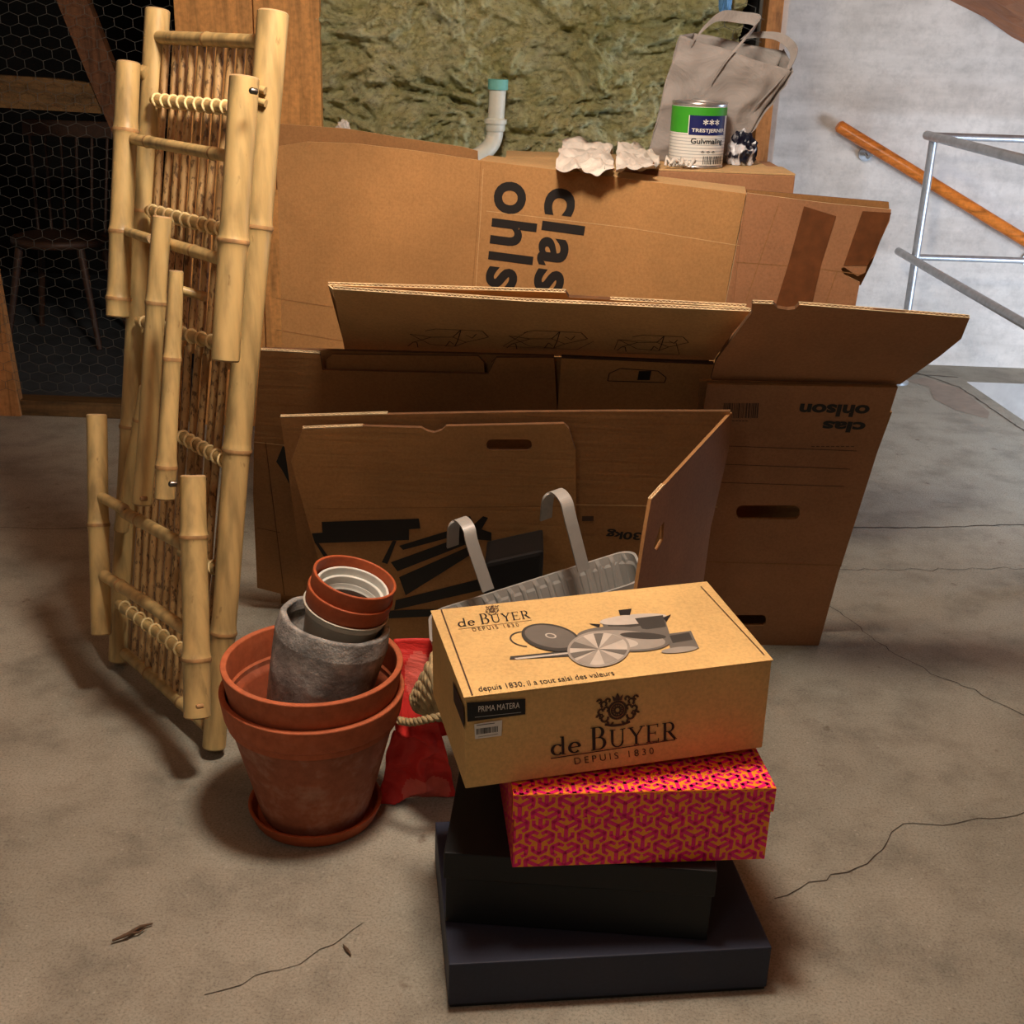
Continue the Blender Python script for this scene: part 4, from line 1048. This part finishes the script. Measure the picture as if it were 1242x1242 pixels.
# seagrass basket, mostly hidden
bk = Vector((-.05, 2.0, .0)); c_ = atY(537, 840, 1.985)
root = thing('seagrass_basket', (c_.x, c_.y, 0), 'woven seagrass basket lying between red bag and cookware carton', 'basket')
m = MB(); axb = Vector((-.75, .1, -.42)).normalized(); 
for i in range(9):
    t = i/8; rr_ = .072*(1-.8*t); cc = c_+axb*(t*.075-.02)
    e1, e2 = perp(axb); pts = [cc+(e1*math.cos(a)+e2*math.sin(a))*(rr_+.0025*math.sin(a*11+i*math.pi)) for a in [2*math.pi*k_/66 for k_ in range(66)]]
    tube(m, pts, .0068, STRAW, 7, closed=True)
m.build('woven_body', root)
m = MB(); hp = [atY(484, 874, 1.93), atY(500, 876, 1.915), atY(520, 872, 1.905), atY(545, 866, 1.91), atY(566, 858, 1.93)]; hp = smoothpath(hp, 14)
for ph in (0, math.pi):
    q = []
    for i, p in enumerate(hp):
        a = i*.85+ph; q.append(p+Vector((0, math.cos(a), math.sin(a)))*.0038)
    tube(m, q, .0045, STRAW, 7)
m.build('rope_handle', root)

# ================================================================ THINGS ON THE BACK CARTONS
cc = atY(843, 197, 3.22); cz = TZ+.0005
cb = Vector((cc.x, 3.22, cz)); scale_r = .0675
root = thing('paint_can', cb, 'floor paint can with green and white label standing on the back carton', 'can')
R0 = .0675; Hc = .155
m = MB(); lathe(m, rounded([(.0005, .002), (R0-.003, .002), (R0, 0), (R0+.0015, .003), (R0, .006), (R0, Hc-.008), (R0+.0015, Hc-.004), (R0, Hc), (R0-.004, Hc), (R0-.006, Hc-.006), (R0-.014, Hc-.006), (R0-.016, Hc-.003), (.0005, Hc-.003)], .001, 2), cb, UPV, TIN, 64); m.build('tin', root)
def wrap(m, a0, a1, z0, z1, mat, r=R0+.0008, n=24):
    vs = []; 
    for i in range(n+1):
        a = math.radians(-90+a0+(a1-a0)*i/n)
        for z in (z0, z1): vs.append(cb+Vector((math.cos(a)*r, math.sin(a)*r, z)))
    m.add(vs, [(2*i, 2*i+2, 2*i+3, 2*i+1) for i in range(n)], mat, True)
m = MB(); wrap(m, -180, 180, .008, Hc-.010, WHITE, R0+.0005, 64)
wrap(m, -110, -28, Hc-.072, Hc-.011, GREEN); wrap(m, -110, 100, Hc-.030, Hc-.011, GREEN, R0+.0009)
for i in range(9): wrap(m, -110, 80, .018+i*.0075, .0195+i*.0075, LINEG, R0+.0008)
wrap(m, -26, 60, Hc-.076, Hc-.030, NAVY, R0+.0012); wrap(m, -26, 60, Hc-.0775, Hc-.076, WHITE, R0+.0013); wrap(m, -27.5, -26, Hc-.0775, Hc-.030, WHITE, R0+.0013)
def wtext(body, a0, a1, z0, z1, mat, bold=0.0, r=R0+.0016):
    vs, fs = text_geo(body, bold); x0 = min(v[0] for v in vs); x1 = max(v[0] for v in vs); y0 = min(v[1] for v in vs); y1 = max(v[1] for v in vs); P = []
    for x, y in vs:
        a = math.radians(-90+a0+(a1-a0)*(x-x0)/(x1-x0)); z = z0+(z1-z0)*(y-y0)/(y1-y0); P.append(cb+Vector((math.cos(a)*r, math.sin(a)*r, z)))
    m.add(P, fs, mat)
wtext('TRESTJERNER', -20, 58, Hc-.071, Hc-.060, WHITE, .02); wtext('Gulvmaling', -20, 54, Hc-.100, Hc-.083, INK, .02)
for k_ in (0, 1, 2):
    a_ = 2+k_*13; wtext('*', a_, a_+11, Hc-.052, Hc-.038, WHITE, .015)
wtext('* * *', 2, 34, Hc-.120, Hc-.112, INK, .03)
x = 8
while x < 58:
    wv = random.choice((1, 1.6, 2.4)); wrap(m, x, x+wv, .011, .030, INK, R0+.0012, 2); x += wv+random.choice((1.2, 2))
m.build('label_wrap', root)['label'] = 'green, navy and white paint label'
# paper bag
Yb = 3.31
root = thing('paper_bag', (atY(830, 190, Yb).x, Yb, TZ), 'crumpled greyish paper carrier bag behind the paint can, with flat handles', 'bag')
bl, br, tr, tl = atY(784, 192, Yb), atY(884, 197, Yb), atY(962, 88, Yb-.04), atY(824, 42, Yb)
for p in (bl, br): p.z = TZ+.002
BG = BAGP
sheet('front_panel', (bl, br, tr, tl), 40, 44, .014, 9, BG, 5, .0015, root)
bk_ = Vector((.03, .12, 0)); bl2, br2, tr2, tl2 = bl+bk_, br+bk_, tr+bk_*1.0+Vector((-.03, 0, .05)), tl+bk_+Vector((.02, 0, .005))
sheet('rear_panel', (bl2, br2, tr2, tl2), 30, 34, .012, 9, BG, 15, .0015, root)
sheet('side_gusset', (br, br2, tr2, tr), 14, 34, .012, 12, BG, 25, .0015, root)
sheet('side_gusset', (bl2, bl, tl, tl2), 14, 34, .008, 12, BG, 35, .0015, root)
m = MB(); P = smoothpath([atY(842, 50, Yb-.012), atY(852, 36, Yb-.01), atY(872, 20, Yb), atY(897, 21, Yb+.01), atY(919, 26, Yb), atY(906, 44, Yb-.02), atY(884, 70, Yb-.025), atY(866, 96, Yb-.02)], 6)
strap(m, P, Vector((.014, .004, .026)), .002, BG); m.build('handle', root)
m = MB(); P = smoothpath([atY(902, 44, Yb+.06), atY(925, 42, Yb+.05), atY(948, 46, Yb+.02), atY(963, 62, Yb-.02), atY(956, 84, Yb-.03), atY(940, 104, Yb-.035), atY(918, 128, Yb-.03)], 6)
strap(m, P, Vector((.016, -.006, .016)), .002, BG); m.build('handle', root)
# tissue paper and scraps
def crumple(name, c, sx, sy, sz, mat, seed, label, cat, sub=4):
    bm = bmesh.new(); bmesh.ops.create_icosphere(bm, subdivisions=sub, radius=1); m = MB(); vs = []
    for v in bm.verts:
        q = v.co*1.6+Vector((seed, 0, 0)); d_ = .72+.38*(1-abs(noise.noise(q*1.1)))**2*1.0+.16*noise.noise(q*2.7)
        p = v.co*d_; p.z = max(p.z, -.55); vs.append(Vector(c)+Vector((p.x*sx, p.y*sy, (p.z+.55)*sz)))
    bm.verts.index_update(); m.add(vs, [[v.index for v in f.verts] for f in bm.faces], mat, False); bm.free()
    return tag(m.build(name), label, cat)
def tissue(c, label, seed, amp=.022, nx=34, ny=20):
    return tag(sheet('tissue_paper', c, nx, ny, amp, 17, TISSUE, seed, .0012), label, 'paper')
za = TZ+.02
tissue((atZ(674, 203, za), atZ(745, 206, za), atY(742, 176, 3.27), atY(682, 170, 3.25)), 'crumpled white paper on the back carton, leftmost and largest piece', 41)
tissue((atZ(748, 206, za), atZ(792, 206, za), atY(800, 190, 3.22), atY(750, 168, 3.26)), 'crumpled white paper on the back carton beside the larger leftmost piece', 45)
t3 = atY(822, 200, 3.125)
m = MB()
for k_ in range(7):
    a = Vector((t3.x-.03+.01*k_, 3.125, TZ+.008)); tube(m, [a, a+Vector((random.uniform(-.01, .012), random.uniform(-.01, .01), random.uniform(.008, .022))), a+Vector((random.uniform(.01, .025), random.uniform(-.012, .008), random.uniform(0, .012)))], [.004, .006, .003], TISSUE, 7)
tag(m.build('twisted_paper'), 'small twisted paper scraps right in front of the paint can', 'paper')
t4 = atY(899, 190, 3.30); crumple('plastic_bag', (t4.x, 3.30, TZ+.001), .038, .035, .055, BW, 4, 'black and white plastic bag between the paint can and the right post', 'bag')
t5 = atY(416, 152, 4.25); crumple('paper_scrap', (t5.x, 4.25, t5.z-.03), .024, .01, .03, TISSUE, 21, 'small white paper scrap sticking up at the left of the mineral wool', 'paper')
t6 = atY(880, 2, 4.28); crumple('blue_cloth', (t6.x, 4.28, t6.z-.03), .02, .02, .06, BLUE, 31, 'small blue cloth hanging high on the wire netting near the right post', 'cloth')
# twig
m = MB(); tube(m, [atZ(136, 1141, .006), atZ(155, 1133, .01), atZ(170, 1124, .006), atZ(185, 1120, .005)], [.002, .0035, .003, .0015], TWIG, 7)
tube(m, [atZ(158, 1132, .009), atZ(168, 1131, .006), atZ(176, 1126, .005)], [.002, .0018, .001], TWIG, 6); tag(m.build('twig'), 'small dry twig lying on the concrete floor at lower left', 'twig')
m = MB(); c = atZ(421, 1152, .004); tube(m, [c+Vector((-.008, .012, 0)), c, c+Vector((.008, -.012, 0))], [.001, .003, .001], TWIG, 6); tag(m.build('twig'), 'tiny dark bark scrap on the floor below the pots', 'twig')
# ================================================================ CHAIR IN THE ALCOVE
sx, sy = -2.02, 5.45; zf = .031
root = thing('wooden_chair', (sx, sy, zf), 'dark wooden spindle-back chair standing behind the wire netting', 'chair')
m = MB(); tube(m, [(sx, sy, zf+.42), (sx, sy, zf+.425), (sx, sy, zf+.45), (sx, sy, zf+.455)], [.19, .205, .205, .19], CHAIR, 32); m.build('seat', root)
for dx, dy in ((-1, -1), (1, -1), (-1, 1), (1, 1)):
    m = MB(); tube(m, [(sx+dx*.13, sy+dy*.13, zf+.425), (sx+dx*.20, sy+dy*.20, zf)], [.018, .012], CHAIR, 10); m.build('leg', root)
for i in range(6):
    m = MB(); x = -.15+.06*i; tube(m, [(sx+x, sy+.15, zf+.45), (sx+x*1.15, sy+.22, zf+.86)], .007, CHAIR, 8); m.build('spindle', root)
m = MB(); frame_box(m, (sx-.2, sy+.205, zf+.85), (.4, 0, 0), (0, .025, .0), (0, .01, .07), CHAIR, .006); m.build('crest_rail', root)

# things of a kind carry one group
for o in COL.objects:
    if o.parent is None and 'category' in o:
        n = o.name.split('.')[0]
        g = {'cardboard_carton': 'brown cartons piled together', 'terracotta_pot': 'large nested terracotta pots', 'plant_pot': 'small nested plant pots', 'tissue_paper': 'crumpled white papers on the back carton', 'twig': 'debris on the concrete floor', 'chicken_wire': 'wire netting on the partition'}.get(n)
        if g: o['group'] = g
